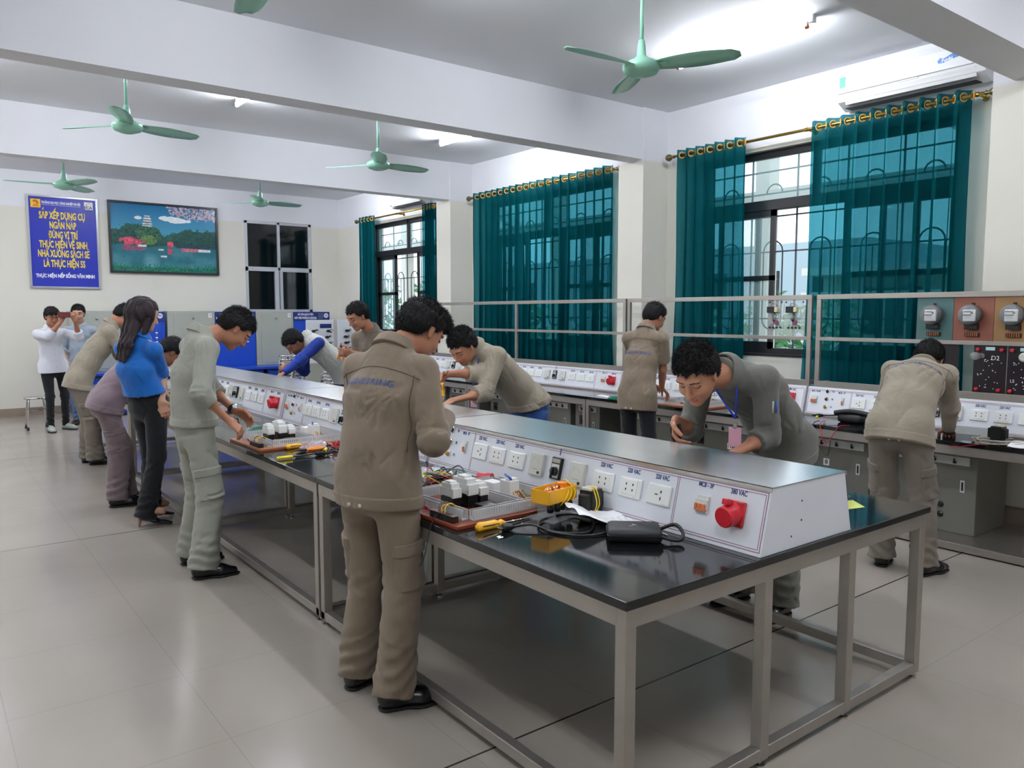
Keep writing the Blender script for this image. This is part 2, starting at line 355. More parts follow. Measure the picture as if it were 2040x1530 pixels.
# ---------------------------------------------------------------- outside the windows
M['bldg']=mat('pale_building_wall','c9c8c0',.8,var=.05,vscale=.5); M['bldg2']=mat('pale_blue_wall','a9bcc4',.8,var=.05,vscale=.4)
M['leaf']=mat('leaf_green','3f7a45',.6,var=.35,vscale=2); M['trunk']=mat('tree_trunk','5b4a3c',.8)
M['ground']=mat('outside_ground','6f7468',.9,var=.1)
tag(MB().bb(7.3,80,-40,80,-3.3,-3.2).obj('ground',M['ground']),kind='structure')
t=thing('building','pale building with white balcony railing outside the windows','building',(13,8,-3.2))
MB().bb(15,22,-6,9,-3.2,2.35).obj('wall',M['bldg'],t); MB().bb(14.2,15.0,-6,9,.9,1.05).bb(14.2,15.0,-6,9,2.35,2.5).obj('balcony_slab',M['sill'],t)
b=MB()
for k in range(38): b.bb(14.22,14.25,-5.9+k*.4,-5.87+k*.4,1.05,1.95)
b.bb(14.2,14.27,-6,9,1.95,2.02).obj('balcony_railing',M['sill'],t)
b=MB()
for k in range(6): b.bb(14.96,15.02,-5+k*2.4,-3.9+k*2.4,1.2,2.1)
b.obj('window',M['black_frame'],t)
t=thing('building','grey-blue apartment block far behind the trees outside','building',(30,24,-3.2))
MB().bb(26,36,14,34,-3.2,4.2).obj('wall',M['bldg2'],t)
b=MB()
for k in range(8):
    for j in range(2): b.bb(25.96,26.02,15+k*2.4,16+k*2.4,-.8+j*2.6,.6+j*2.6)
b.obj('window',M['black_frame'],t)
t=thing('porch_frame','beige porch post with slanted roof rail outside the open window','porch',(8.6,7,-3.2))
for y in (5.9,9.9,14.9,19): MB().bb(8.55,8.75,y,y+.2,-3.2,3.9).obj('post',M['bldg'],t)
MB().bb(8.5,8.8,-2,20,2.95,3.12).obj('lintel',M['bldg'],t)
b=MB()
for y in (-1,3,7,11,15): b.ext([(8.5,y,3.1),(8.8,y,3.1),(8.8,y+2.2,4.5),(8.5,y+2.2,4.5)],(0,.16,0))
b.obj('slanted_rail',M['sill'],t)
def tree(x,y,h,r,label,seed):
    rnd=random.Random(seed); t=thing('tree',label,'tree',(x,y,-3.2),0,'trees outside the windows')
    MB().tube([(x,y,-3.2),(x+.1,y,-1.5),(x,y+.1,h-r)],[.16,.12,.07],8).obj('trunk',M['trunk'],t,smooth=True)
    b=MB()
    for k in range(1500):
        u=Vector((rnd.gauss(0,1),rnd.gauss(0,1),rnd.gauss(0,1))).normalized()*(rnd.random()**.4)
        lump=1+.25*math.sin(u.x*7+seed)*math.cos(u.y*6)
        c=Vector((x,y,h-r*.3))+Vector((u.x*r,u.y*r,u.z*r*.85))*lump
        a=Vector((rnd.gauss(0,1),rnd.gauss(0,1),rnd.gauss(0,1))).normalized(); d=a.orthogonal().normalized(); s_=rnd.uniform(.07,.15)
        b.add([c-a*s_,c+d*s_*.5,c+a*s_,c-d*s_*.5],[(0,1,2,3)])
    b.obj('foliage',M['leaf'],t)
for i,(x,y,h,r,l) in enumerate([(11.5,7.6,1.1,1.5,'bushy green tree low behind the nearest open window'),(12,11.3,.9,1.5,'round green tree outside, left of the one behind the open window'),(11.6,3.6,1.2,1.4,'green tree outside behind the right-hand curtain'),(11,14.6,1.3,1.6,'green tree outside behind the closed curtain'),(12,19.5,1.6,2.0,'green tree outside the farthest window')]): tree(x,y,h,r,l,i+3)
# ---------------------------------------------------------------- workbenches
BX0,BX1=1.595,3.465; YS=[1.535,3.725,5.905,8.085,10.265]; TZ=.77
def make_bench(y0,y1,label):
    t=thing('workbench',label,'workbench',((BX0+BX1)/2,(y0+y1)/2,0),0,'steel framed workbenches in the long centre row')
    MB().bb(BX0,BX1,y0,y1,TZ-.028,TZ).obj('tabletop',M['granite'],t,bevel=.003)
    zt=TZ-.028; f=MB(); a,b_,c,d=BX0+.012,BX1-.012,y0+.012,y1-.008
    f.bb(a,a+.04,c+.041,d-.041,zt-.06,zt-.001).bb(b_-.04,b_,c+.041,d-.041,zt-.06,zt-.001)
    f.bb(a,b_,c,c+.04,zt-.06,zt-.0012).bb(a,b_,d-.04,d,zt-.06,zt-.0012)
    f.obj('top_rail',M['steel'],t)
    for y in (c+.001,d-.046):
        for x in (a,2.29,2.84,b_-.045):
            MB().bb(x,x+.045,y,y+.045,.028,zt-.058).obj('leg',M['steel'],t,bevel=.003)
            MB().lathe([(.022,.0),(.022,.008),(.008,.012),(.008,.028)],(x+.022,y+.022,0),(0,0,1),12).obj('foot',M['chrome'],t)
    MB().bb(a+.002,a+.043,c,d,.030,.075).obj('bottom_rail',M['steel'],t,bevel=.003)
    MB().bb(b_-.043,b_-.002,c,d,.030,.075).obj('bottom_rail',M['steel'],t,bevel=.003)
    for y in (c+.002,d-.043): MB().bb(a,b_,y,y+.041,.031,.074).obj('bottom_rail',M['steel'],t,bevel=.003)
    return t
BL=['black granite workbench nearest the camera, with the open steel leg frame','second black granite workbench, between the two nearest men on the left side','third workbench of the row, where the woman in blue stands','farthest workbench of the row, beside the bending man under the picture']
for k in range(4): make_bench(YS[k]+.001,YS[k+1]-.001,BL[k])
# ---------------------------------------------------------------- sloping power consoles
SL=Vector((.058,0,.235)); SLu=SL.normalized(); SN=Vector((-SLu.z,0,SLu.x))
def PF(y,v,x0=0,z0=0):       # frame on the sloping face, local to the console: x to the near side, y up the slope
    return frame(Vector((x0,0,z0))+Vector((0,y,0))+SLu*v,(0,-1,0),SLu,SN)
def socket_part(t,y,v,kind):
    T=PF(y,v); b=MB(T); b.box((0,0,.005),(.118,.080,.010),0,ch=.004)
    if kind==4:
        b.box((0,.003,.0105),(.078,.062,.004),0,ch=.0015)
        for sx in(-.018,.018):
            b.box((sx,.014,.0128),(.005,.009,.001),1).box((sx,-.008,.0128),(.005,.009,.001),1)
    else:
        b.box((0.012,.012,.0104),(.005,.010,.001),1).box((.012,-.014,.0104),(.005,.012,.001),1).box((-.010,0,.0104),(.014,.004,.001),1)
    b.box((.03,-.034,.0104),(.018,.002,.0006),2)
    return b.obj('power_socket',[M['white_pl'],M['dark'],M['grey_pl']],t,local=True)
def meter_part(t,y,v):
    T=PF(y,v); o=MB(T).box((0,0,.009),(.094,.104,.018),ch=.003).obj('meter',M['meter'],t,local=True)
    b=MB(T)
    for k in range(9):
        a=math.radians(20+k*17); b.box((.0-.03*math.cos(a)-.004,.03*math.sin(a)-.006,.0184),(.0012,.005,.0004))
    b.box((0,-.022,.0184),(.04,.0018,.0004)); b.box((-.018,.030,.0184),(.006,.003,.0004))
    b.obj('meter_scale',M['box_grey'],o,local=True)
    MB(T).cyl((.028,-.036,.018),(.028,-.036,.023),.006).obj('meter_screw',M['black_pl'],o,local=True)
def switch_part(t,y,v):
    T=PF(y,v); b=MB(T).box((0,0,.008),(.066,.100,.016),0,ch=.004).box((0,.034,.0165),(.052,.018,.001),1).box((0,-.012,.0165),(.052,.062,.001),2)
    o=b.obj('selector_switch',[M['black_pl'],M['steel'],M['grey_pl']],t,local=True)
    MB(T).cyl((0.004,-.014,.016),(.004,-.014,.034),.021,.019,n=20).box((.004,-.022,.038),(.010,.046,.010),ch=.003).obj('switch_knob',M['black_pl'],o,local=True,auto=40)
def lamp_part(t,y,v,m):
    T=PF(y,v); b=MB(T).lathe([(.017,0),(.017,.006),(.013,.008)],(0,0,0),(0,0,1),20)
    o=b.obj('indicator_lamp',M['chrome'],t,local=True,auto=30); MB(T).lathe([(.012,.007),(.012,.014),(.009,.019),(.0,.021)],(0,0,0),(0,0,1),18).obj('lamp_lens',m,o,smooth=True,local=True)
def breaker_part(t,y,v,n):
    w_=.0178*n; T=PF(y,v); b=MB(T).box((0,0,.004),(w_,.064,.008),0,ch=.001).box((0,0,.011),(w_,.036,.008),0,ch=.001)
    o=b.obj('circuit_breaker',M['grey_pl'],t,local=True); b=MB(T)
    for k in range(n): b.box(((k-(n-1)/2)*.0178,-.006,.019),(.011,.014,.010),ch=.002)
    b.box((0,-.020,.014),(w_*.98,.010,.008),ch=.001).obj('breaker_lever',M['orange2'],o,local=True)
def red_part(t,y,v):
    T=PF(y,v); b=MB(T).box((0,0,.005),(.092,.092,.010),ch=.005)
    tl=Matrix.Rotation(math.radians(18),4,'X'); 
    b.lathe([(.041,.004),(.041,.034),(.038,.040),(.038,.062),(.034,.066)],(0,0,0),tl@Vector((0,0,1)),28)
    b.box((0,.036,.050),(.026,.022,.038),ch=.004)
    o=b.obj('industrial_socket',M['red_pl'],t,local=True,auto=35)
    for sx in(-.038,.038):
        for sy in(-.038,.038): MB(T).cyl((sx,sy,.010),(sx,sy,.0125),.005,n=8).obj('screw',M['brass'],o,local=True)
M['orange2']=mat('breaker_orange','d9713a',.4)
M['lens_g']=mat('green_lens','133b30',.15); M['lens_r']=mat('red_lens','7a1626',.15); M['lens_y']=mat('yellow_lens','a8862a',.15)
def console(x,y0,z,L,label,num,group,top=True,partial=(0,9),first=True,sx_=1):
    """one sloping console; y grows away from the camera"""
    t=thing('power_console',label,'power console',(x,y0,z),0,group); e=.003
    W=.58 if top else .25; H=.235
    if top: prof=[(0,0),(.058,H),(W-.058,H),(W,0)]
    else: prof=[(0,0),(.058,H),(W,H),(W,0)]
    MB().ext([(p[0],e,p[1]) for p in prof],(0,L-2*e,0)).obj('housing',M['white_board'],t,local=True,bevel=.002)
    if top: MB().bb(.050,W-.050,0,L,H+.0005,H+.0025).bb(.050,.054,0,L,H-.012,H+.0025).bb(W-.054,W-.050,0,L,H-.012,H+.0025).obj('steel_top',M['steel_sheet'],t,local=True)
    V=SL.length
    def rect(b,ya,yb,va,vb,w_):
        for (p,q,r_,s_) in ((ya,yb,va,va+w_),(ya,yb,vb-w_,vb),(ya,ya+w_,va,vb),(yb-w_,yb,va,vb)):
            T=PF((p+q)/2,(r_+s_)/2); b.box((0,0,.0006),(q-p,s_-r_,.0008),0,T)
    b=MB(); 
    rect(b,.010,L-.010,.014,V-.018,.0025); rect(b,.019,L-.019,.023,V-.027,.002)
    for yd in (.405,1.765):
        for dd in (-.004,.004): b.box((0,0,.0006),(.0016,V-.05,.0008),0,PF(yd+dd,V/2))
    b.obj('border_line',M['maroon'],t,local=True)
    if not top: MB().bb(-.004,.0,.0,L,.0,.012).obj('foot_strip',M['steel'],t,local=True)
    red_part(t,.135,.128); breaker_part(t,.275,.134,3)
    for k,(yy,kd) in enumerate(((.485,2),(.638,4),(.795,4),(1.39,4),(1.545,4),(1.695,2))): socket_part(t,yy,.130,kd); 
    meter_part(t,.955,.132); switch_part(t,1.095,.137); meter_part(t,1.232,.135)
    breaker_part(t,1.83,.134,1); breaker_part(t,2.085,.134,3)
    for vv,m in ((.21,'lens_g'),(.145,'lens_r'),(.08,'lens_y')): lamp_part(t,1.975,vv,M[m])
    b=MB()
    def tx(s,y,v,size,sx=.72):
        text(s,size,PF(y,v)@Matrix.Translation((0,0,.0009)),M['navy_txt'],t,'lettering',ext=.0003,bold=.0006,sx=sx,local=True)
    for yy in (.485,.638,.795,1.39,1.545,1.695): tx('220 VAC',yy,.198,.026)
    tx('380 VAC',.130,.203,.026); tx('MCB - 3P',.275,.205,.024); tx('MCB - 1P',1.85,.205,.021); tx('MCB - TONG',2.08,.205,.019)
    for vv,s in ((.21,'PA'),(.145,'PB'),(.08,'PC')): tx(s,1.925,vv,.020)
    if num: text(num,.05,PF(1.095,.214)@Matrix.Translation((0,0,.0009)),M['navy_txt'],t,'number',ext=.0003,bold=.0012,local=True,sx=.8)
    if top:
        for x_,z_ in ((.24,.165),(.24,.095),(.18,.045)): MB().cyl((x_,e-.001,z_),(x_,e+.001,z_),.0035,n=8).obj('screw',M['dark'],t,local=True)
    return t
CL=['white sloping power console on the nearest workbench, marked 1','white sloping power console on the second workbench, behind the big man','white sloping power console on the third workbench, beside the pink badge','white sloping power console at the far end of the row, below the blue panels']
for k in range(4): console(2.255,YS[k]+.012,TZ,2.165,CL[k],'1' if k==0 else '',"power consoles along the centre row")
# ---------------------------------------------------------------- window-side bench
SZ=.75; SY=[-.60,1.57,3.745,5.92,8.095,10.27]
SLB=['side bench nearest the camera along the window wall, under the dark boards','side bench under the electricity meters, where the rightmost man bends','side bench under the half open window, with the short-sleeved man','side bench under the closed green curtain','farthest side bench, hidden behind the man with the pliers']
M['box_face']=M['box_grey']
def side_bench(y0,y1,label):
    t=thing('side_bench',label,'workbench',(5.9,(y0+y1)/2,0),0,'side benches along the window wall')
    MB().bb(5.49,6.34,y0+.001,y1-.001,SZ-.028,SZ).obj('tabletop',M['granite'],t,bevel=.003)
    f=MB(); zt=SZ-.0285
    f.bb(5.50,5.54,y0+.004,y1-.004,zt-.062,zt).bb(6.29,6.33,y0+.004,y1-.004,zt-.062,zt)
    f.obj('top_rail',M['steel'],t,bevel=.003)
    for y in (y0+.006,y1-.046):
        for x in (5.50,6.29): MB().bb(x,x+.04,y,y+.04,0,zt-.06).obj('leg',M['steel'],t,bevel=.003)
    MB().bb(5.504,5.538,y0+.01,y1-.01,.01,.06).obj('bottom_rail',M['steel'],t,bevel=.003)
    MB().bb(5.54,6.30,y0+.01,y1-.01,.03,.06).obj('lower_shelf',M['steel'],t)
    return t
for k in range(5): side_bench(SY[k],SY[k+1],SLB[k])
SCL=['white sloping power console at the right edge, below the dark lamp boards','white sloping power console behind the rightmost bending man','white sloping power console behind the short-sleeved man, with red socket at 5S end','white sloping power console marked 11 under the closed curtain','white sloping power console in the far part of the side bench']
SCL[2]='white sloping power console in front of the short-sleeved man, under the half open window'
for k in range(5): console(6.0,SY[k]+.008,SZ,2.16,SCL[k],'11' if k==3 else '','power consoles along the window side',top=False)
# steel display frame on the side bench
def disp(y0,y1,label,mid=True,sub=None):
    t=thing('display_frame',label,'steel frame',(6.1,(y0+y1)/2,.985),0,'stainless display frames above the side bench'); b=MB()
    X0,X1=6.075,6.105
    b.bb(X0,X1,y0,y1,1.72,1.76).bb(X0,X1,y0,y1,1.375,1.405).bb(X0,X1,y0,y1,.9865,1.035)
    b.obj('rail',M['steel'],t,bevel=.002)
    for y in [y0,y1-.04]+(sub or []): MB().bb(X0+.001,X1-.001,y,y+.04,1.035,1.72).obj('post',M['steel'],t,bevel=.002)
    MB().bb(X0-.015,X1+.03,y0,y1,.9852,.9865).obj('base_strip',M['steel'],t)
    for y in (y0+.02,y1-.05): MB().bb(X1,6.24,y,y+.025,1.0,1.03).obj('foot_bracket',M['steel'],t)
disp(-.55,3.70,'stainless display frame holding the electricity meters at the right',sub=[])
disp(3.745,5.90,'stainless display frame holding the two clear relay boards',sub=[])
disp(5.925,10.2,'stainless display frame in front of the closed curtain',sub=[7.82])
# metal control boxes under the side bench
def ctrl_box(y0,y1,label,num,seed,face=5.76):
    rnd=random.Random(seed); t=thing('control_box',label,'control box',(6.0,(y0+y1)/2,.06),0,'grey control boxes under the side benches')
    MB().bb(face,6.27,y0,y1,.061,.64).obj('body',M['box_grey'],t,bevel=.004)
    T=lambda y,z: frame((face,y,z),(0,-1,0),(0,0,1)); W=y1-y0
    b=MB(); b.box((0,0,.0004),(W-.10,.058,.0008),0,T((y0+y1)/2,.575)).obj('label_strip',M['grey_pl'],t)
    k=4
    for j in range(k):
        y=y0+.08+(W-.16)*(j+.5)/k; s=MB(T(y,.565)).box((0,0,.006),(.018,.018,.012)).box((0,.012,.014),(.006,.03,.012))
        s.obj('toggle_switch',M['black_pl'],t)
    MB(T(y1-.11,.45)).box((0,0,.005),(.07,.10,.010),0,ch=.002).cyl((0,-.012,.008),(0,-.012,.024),.020).obj('rotary_switch',[M['black_pl']],t)
    MB(T(y0+.09,.40)).box((0,0,.002),(.03,.085,.004)).obj('door_slot',M['grey_pl'],t); MB(T(y0+.09,.40)).box((0,0,.005),(.012,.06,.003)).obj('door_lock',M['dark'],t)
    for yy in (y1-.10,(y0+y1)/2,(y0+y1)/2-.12): 
        for zz in ((.25,.18) if rnd.random()>.3 else (.25,)): MB(T(yy,zz)).lathe([(.022,0),(.022,.006),(.012,.014),(0,.016)],(0,0,0),(0,0,1),14).obj('push_button',M['black_pl'],t)
    if num:
        o=MB(T((y0+y1)/2+.02,.42)).box((0,0,.0008),(.05,.055,.0012)).obj('number_card',M['paper'],t)
        text(num,.05,T((y0+y1)/2+.02,.42)@Matrix.Translation((0,0,.0018)),M['dark'],o,'number',ext=.0003,bold=.001)
bl=[(2.26,2.96,'4','grey control box marked 4 at the right end of the side bench'),(3.02,3.69,'8','grey control box left of the one marked 4'),(3.84,4.74,'11','grey control box marked with an 11 card under the side bench'),(4.83,5.60,'','grey control box beside the short-sleeved man'),(5.98,6.36,'','narrow grey control box left of the short-sleeved man'),(6.44,7.0,'','grey control box right of the jeans of the leaning man'),(7.15,7.95,'','grey control box behind the leaning man'),(8.2,8.9,'','grey control box seen past the raised screwdriver'),(9.0,9.7,'','far grey control box near the end of the side bench')]
for i,(a,c,n,l) in enumerate(bl): ctrl_box(a,c,l,n,i)
# ---------------------------------------------------------------- boards in the display frame
def XF(y,z,x=6.09): return frame((x,y,z),(0,-1,0),(0,0,1))
M['bd_teal']=mat('teal_grey_board','4b6d6c',.5,var=.12,vscale=8); M['bd_rust']=mat('rust_board','8a5240',.5,var=.15,vscale=8); M['bd_ochre']=mat('ochre_board','9a7448',.5,var=.25,vscale=5); M['bd_black']=mat('black_test_board','1a1118',.35)
M['dome']=mat('meter_glass_dome','b8bcbc',.05,alpha=.30,spec=.9); M['mbody']=mat('meter_body','5d5c5c',.3,.4)
def kwh(y0,y1,m,label):
    ym=(y0+y1)/2; t=thing('electricity_meter_board',label,'electricity meter',(6.1,ym,1.405),0,'round electricity meters on boards')
    MB().bb(6.088,6.100,y0,y1,1.4055,1.7195).obj('board',m,t)
    T=XF(ym,1.592,6.088)
    MB(T).lathe([(.066,0),(.070,.01),(.070,.055),(.074,.058),(.074,.068),(.069,.07)],(0,0,0),(0,0,1),32).obj('meter_body',M['mbody'],t,auto=35)
    MB(T).lathe([(.068,.066),(.066,.10),(.062,.108),(.05,.114),(.0,.116)],(0,0,0),(0,0,1),32).obj('glass_dome',M['dome'],t,smooth=True)
    o=MB(T).box((.006,-.004,.085),(.082,.084,.02),0,ch=.006).obj('dial_plate',M['paper'],t)
    b=MB(T).box((-.004,.022,.0956),(.052,.008,.0008)).box((-.004,-.002,.0956),(.056,.009,.0008)); 
    for z in (-.014,-.022): b.box((.0,z,.0956),(.04,.0015,.0006))
    b.lathe([(.009,0),(.009,.0008)],(.026,.014,.0952),(0,0,1),14).obj('dial_print',M['box_grey'],o)
    MB(T).box((0,-.085,.022),(.088,.038,.044),ch=.003).obj('terminal_cover',M['black_pl'],t)
    MB(T).box((0,.076,.012),(.02,.02,.012)).obj('hanger',M['black_pl'],t)
    b=MB(T).box((0,-.142,.009),(.095,.028,.018),0,ch=.002)
    for k in range(6): b.box((-.036+k*.0145,-.142,.019),(.005,.026,.003),1); 
    b.obj('terminal_strip',[M['black_pl'],M['copper']],t)
for k,(y0,y1,m,l) in enumerate([(2.608,2.87,'bd_teal','electricity meter on the teal-grey board, leftmost of the three'),(2.335,2.605,'bd_rust','electricity meter on the rust red board, middle of the three'),(2.07,2.332,'bd_ochre','electricity meter on the worn ochre board at the right edge')]): kwh(y0,y1,M[m],l)
M['lampglass']=mat('bulb_glass','c8c8c8',.05,alpha=.35,spec=.9)
def testboard(y0,y1,label,seed,bulb,hand):
    rnd=random.Random(seed); t=thing('test_board',label,'test board',(6.1,(y0+y1)/2,1.036),0,'dark test boards at the right edge')
    MB().bb(6.092,6.099,y0,y1,1.0365,1.3745).obj('board',M['bd_black'],t); X=6.092
    ym=(y0+y1)/2; W=y1-y0
    for (yy,zz) in ((y0+.03,1.345),(y1-.03,1.345),(y0+.04,1.06),(y1-.03,1.06)):
        MB(XF(yy,zz,X)).lathe([(.012,0),(.012,.02),(.006,.022)],(0,0,0),(0,0,1),14).obj('red_terminal',M['red_pl'],t)
    b=MB()
    for k in range(26):
        b.add(*(lambda q:(q.v,q.f))(MB(XF(rnd.uniform(y0+.03,y1-.03),rnd.uniform(1.06,1.29),X)).lathe([(.0035,0),(.0035,.0015)],(0,0,0),(0,0,1),8)))
    b.obj('contact_stud',M['paper'],t)
    MB(XF(ym,1.352,X)).box((0,0,.001),(.06,.024,.002)).obj('label_plate',mat('pale_cyan_label','b9e0e0',.5),t)
    if bulb:
        MB(XF(ym+.05,1.30,X)).lathe([(.02,0),(.02,.02),(.012,.03),(.022,.05),(.03,.075),(.026,.1),(.0,.11)],(0,0,0),(-.25,0,1),18).obj('light_bulb',M['lampglass'],t,smooth=True)
    else:
        MB(XF(ym,1.30,X)).lathe([(.032,0),(.032,.02),(.022,.03)],(0,0,0),(0,0,1),22).obj('lamp_holder',M['meter'],t,auto=30)
    if hand: text('D2',.045,XF(ym-.035,1.285,X)@Matrix.Translation((0,0,.001)),M['paper'],t,'lettering',ext=.0004)
    else: text('LS',.03,XF(ym+.07,1.13,X)@Matrix.Translation((0,0,.001)),M['paper'],t,'lettering',ext=.0004)
testboard(2.24,2.455,'black test board with a clear bulb and the mark D2',3,True,True)
testboard(2.02,2.235,'black test board with a round lamp holder, at the right edge',4,False,False)
MB2=tag(MB().bb(6.092,6.10,2.56,2.83,1.12,1.3745).obj('test_board',M['bd_black']),'plain black board hanging behind the head of the rightmost man','test board')
# two clear relay boards
M['acry2']=mat('clear_board','e9ecec',.08,alpha=.30,spec=.8)
def relayboard(y0,y1,label):
    t=thing('relay_board',label,'relay board',(6.1,(y0+y1)/2,1.405),0,'clear relay boards in the display frame')
    MB().bb(6.094,6.099,y0,y1,1.4055,1.7195).obj('board',M['acry2'],t); ym=(y0+y1)/2
    T=XF(ym,1.635,6.094)
    MB(T).box((-.02,0,.025),(.075,.055,.05),0,ch=.002).obj('transformer_core',M['black_pl'],t)
    MB(T).box((.028,0,.028),(.035,.045,.04),0,ch=.006).obj('coil',mat('cream_coil','d8cfa8',.6) if 'cream_coil' not in bpy.data.materials else bpy.data.materials['cream_coil'],t)
    MB(XF(ym-.01,1.525,6.094)).lathe([(.022,0),(.022,.012)],(0,0,0),(0,0,1),14).obj('rectifier',M['maroon'],t)
    b=MB(T)
    for k in range(5): b.tube([(.02-.012*k,-.02,.02),(.0+.01*k,-.05,.03),(-.02+.008*k,-.08,.02),(-.01,-.11,.01)],.0018,5)
    for k in range(4): b.tube([(-.01,-.12,.008),(-.04+.03*k,-.135,.012),(-.055+.036*k,-.15,.004)],.0018,5)
    b.tube([(-.04,.03,.02),(-.02,.055,.03),(.02,.05,.03),(.04,.03,.02)],.0018,5)
    b.obj('wiring',M['wire_k'],t)
    for k in range(4): MB(XF(ym-.055+.036*k,1.478,6.094)).lathe([(.009,0),(.009,.012),(.005,.014)],(0,0,0),(0,0,1),12).obj('terminal',M['black_pl'],t)
    for yy in (y0+.02,y1-.02): MB(XF(yy,1.70,6.094)).lathe([(.007,0),(.007,.006)],(0,0,0),(0,0,1),10).obj('bolt',M['black_pl'],t)
relayboard(4.025,4.185,'clear relay board on the left of the pair in the display frame')
relayboard(3.815,4.02,'clear relay board on the right of the pair, next to the frame post')
# ---------------------------------------------------------------- ceiling fans
def blade_mesh(a0,R0=.09,R1=.60,pitch=.30,droop=0):
    vs=[];n=12;c,s=math.cos(a0),math.sin(a0)
    for top in (0,1):
        for i in range(n+1):
            t=i/n; r=R0+(R1-R0)*t; wd=.045+.035*math.sin(math.pi*min(1,t*1.15)*.8)
            if t>.9: wd*=1-((t-.9)/.1)**2*.55
            for q in (-1,-.33,.33,1):
                y=q*wd; z=-y*pitch*(1-.4*t)+.006*(1-q*q)-droop*t*t+top*.003
                vs.append((r*c-y*s,r*s+y*c,z))
    fs=[];k=4*(n+1)
    for top in (0,1):
        for i in range(n):
            for q in range(3):
                a=top*k+i*4+q; f=(a,a+1,a+5,a+4); fs.append(f if top else f[::-1])
    for i in range(n):
        for q in (0,3):
            a=i*4+q; fs.append((a,a+4,a+4+k,a+k))
    for q in range(3): fs.append((q,q+1,q+1+k,q+k)); fs.append((n*4+q,n*4+q+1,n*4+q+1+k,n*4+q+k))
    return vs,fs
def fan(x,y,zh,a0,label,num=None):
    t=thing('ceiling_fan',label,'ceiling fan',(x,y,zh),0,'mint green ceiling fans')
    top=3.8-zh
    MB().lathe([(.0,-.062),(.05,-.058),(.10,-.040),(.118,-.012),(.112,.012),(.09,.028),(.05,.045),(.03,.065),(.026,.12),(.018,.16)],n=28).obj('motor_housing',M['mint'],t,smooth=True,local=True)
    MB().cyl((0,0,.15),(0,0,top-.10),.012,n=12).obj('down_rod',M['mint'],t,smooth=True,local=True)
    MB().lathe([(.022,top-.21),(.030,top-.20),(.052,top-.06),(.056,top-.01),(.05,top)],n=24).obj('canopy',M['mint'],t,smooth=True,local=True)
    for k in range(3):
        vs,fs=blade_mesh(math.radians(a0+120*k)); b=MB().add(vs,fs); b.obj('blade',M['mint'],t,smooth=True,local=True)
        T=Matrix.Rotation(math.radians(a0+120*k),4,'Z'); MB(T).box((.115,0,.004),(.10,.035,.006),ch=.002).obj('blade_arm',M['mint'],t,local=True)
    if num:
        T=frame((-.0,0,0),(1,0,0),(0,0,1)); a=math.radians(-128); T=frame((.058*math.cos(a),.058*math.sin(a),top-.12),(-math.sin(a),math.cos(a),0),(0,0,1))
        o=MB(T).box((0,0,-.004),(.04,.05,.002)).obj('number_card',M['paper'],t,local=True); text(num,.05,T@Matrix.Translation((0,0,-.002)),M['dark'],t,'number',local=True,bold=.001)
fan(3.70,3.50,3.13,-62,'mint ceiling fan nearest the camera, beside the lit tube over the curtain','4')
fan(1.47,6.98,3.10,12,'mint ceiling fan hanging above the picture and the bending man')
fan(3.84,7.22,3.10,3,'mint ceiling fan behind the first beam, above the foreground man')
fan(1.52,10.57,3.10,-68,'mint ceiling fan above the blue poster, farthest left')
fan(3.85,10.61,3.10,4,'mint ceiling fan in front of the far wall, right of the picture')
fan(1.35,3.55,3.13,80,'mint ceiling fan at the top edge, only a blade in view')
# ---------------------------------------------------------------- curtains, rods, air conditioners
def curtain_mat():
    m=bpy.data.materials.new('sheer_teal_cloth'); m.use_nodes=True; N=m.node_tree.nodes; L=m.node_tree.links; N.remove(N['Principled BSDF']); o=N['Material Output']
    d=N.new('ShaderNodeBsdfDiffuse'); tl=N.new('ShaderNodeBsdfTranslucent'); tr=N.new('ShaderNodeBsdfTransparent')
    nz=N.new('ShaderNodeTexNoise'); nz.inputs['Scale'].default_value=9; nz.inputs['Detail'].default_value=6
    tc=N.new('ShaderNodeTexCoord'); mp=N.new('ShaderNodeMapping'); mp.inputs['Scale'].default_value=(1,1,30); L.new(tc.outputs['Object'],mp.inputs[0]); L.new(mp.outputs[0],nz.inputs['Vector'])
    mx=N.new('ShaderNodeMix'); mx.data_type='RGBA'; mx.inputs['A'].default_value=lin('084a4e'); mx.inputs['B'].default_value=lin('0d5c60'); L.new(nz.outputs['Fac'],mx.inputs['Factor'])
    L.new(mx.outputs['Result'],d.inputs[0]); tl.inputs[0].default_value=lin('0c6f7c'); tr.inputs[0].default_value=lin('62bccc')
    a=N.new('ShaderNodeMixShader'); a.inputs[0].default_value=.22; L.new(d.outputs[0],a.inputs[1]); L.new(tl.outputs[0],a.inputs[2])
    b=N.new('ShaderNodeMixShader'); b.inputs[0].default_value=.32; L.new(a.outputs[0],b.inputs[1]); L.new(tr.outputs[0],b.inputs[2])
    L.new(b.outputs[0],o.inputs[0]); return m
M['curtain']=curtain_mat()
RX=6.60; RZ=3.275
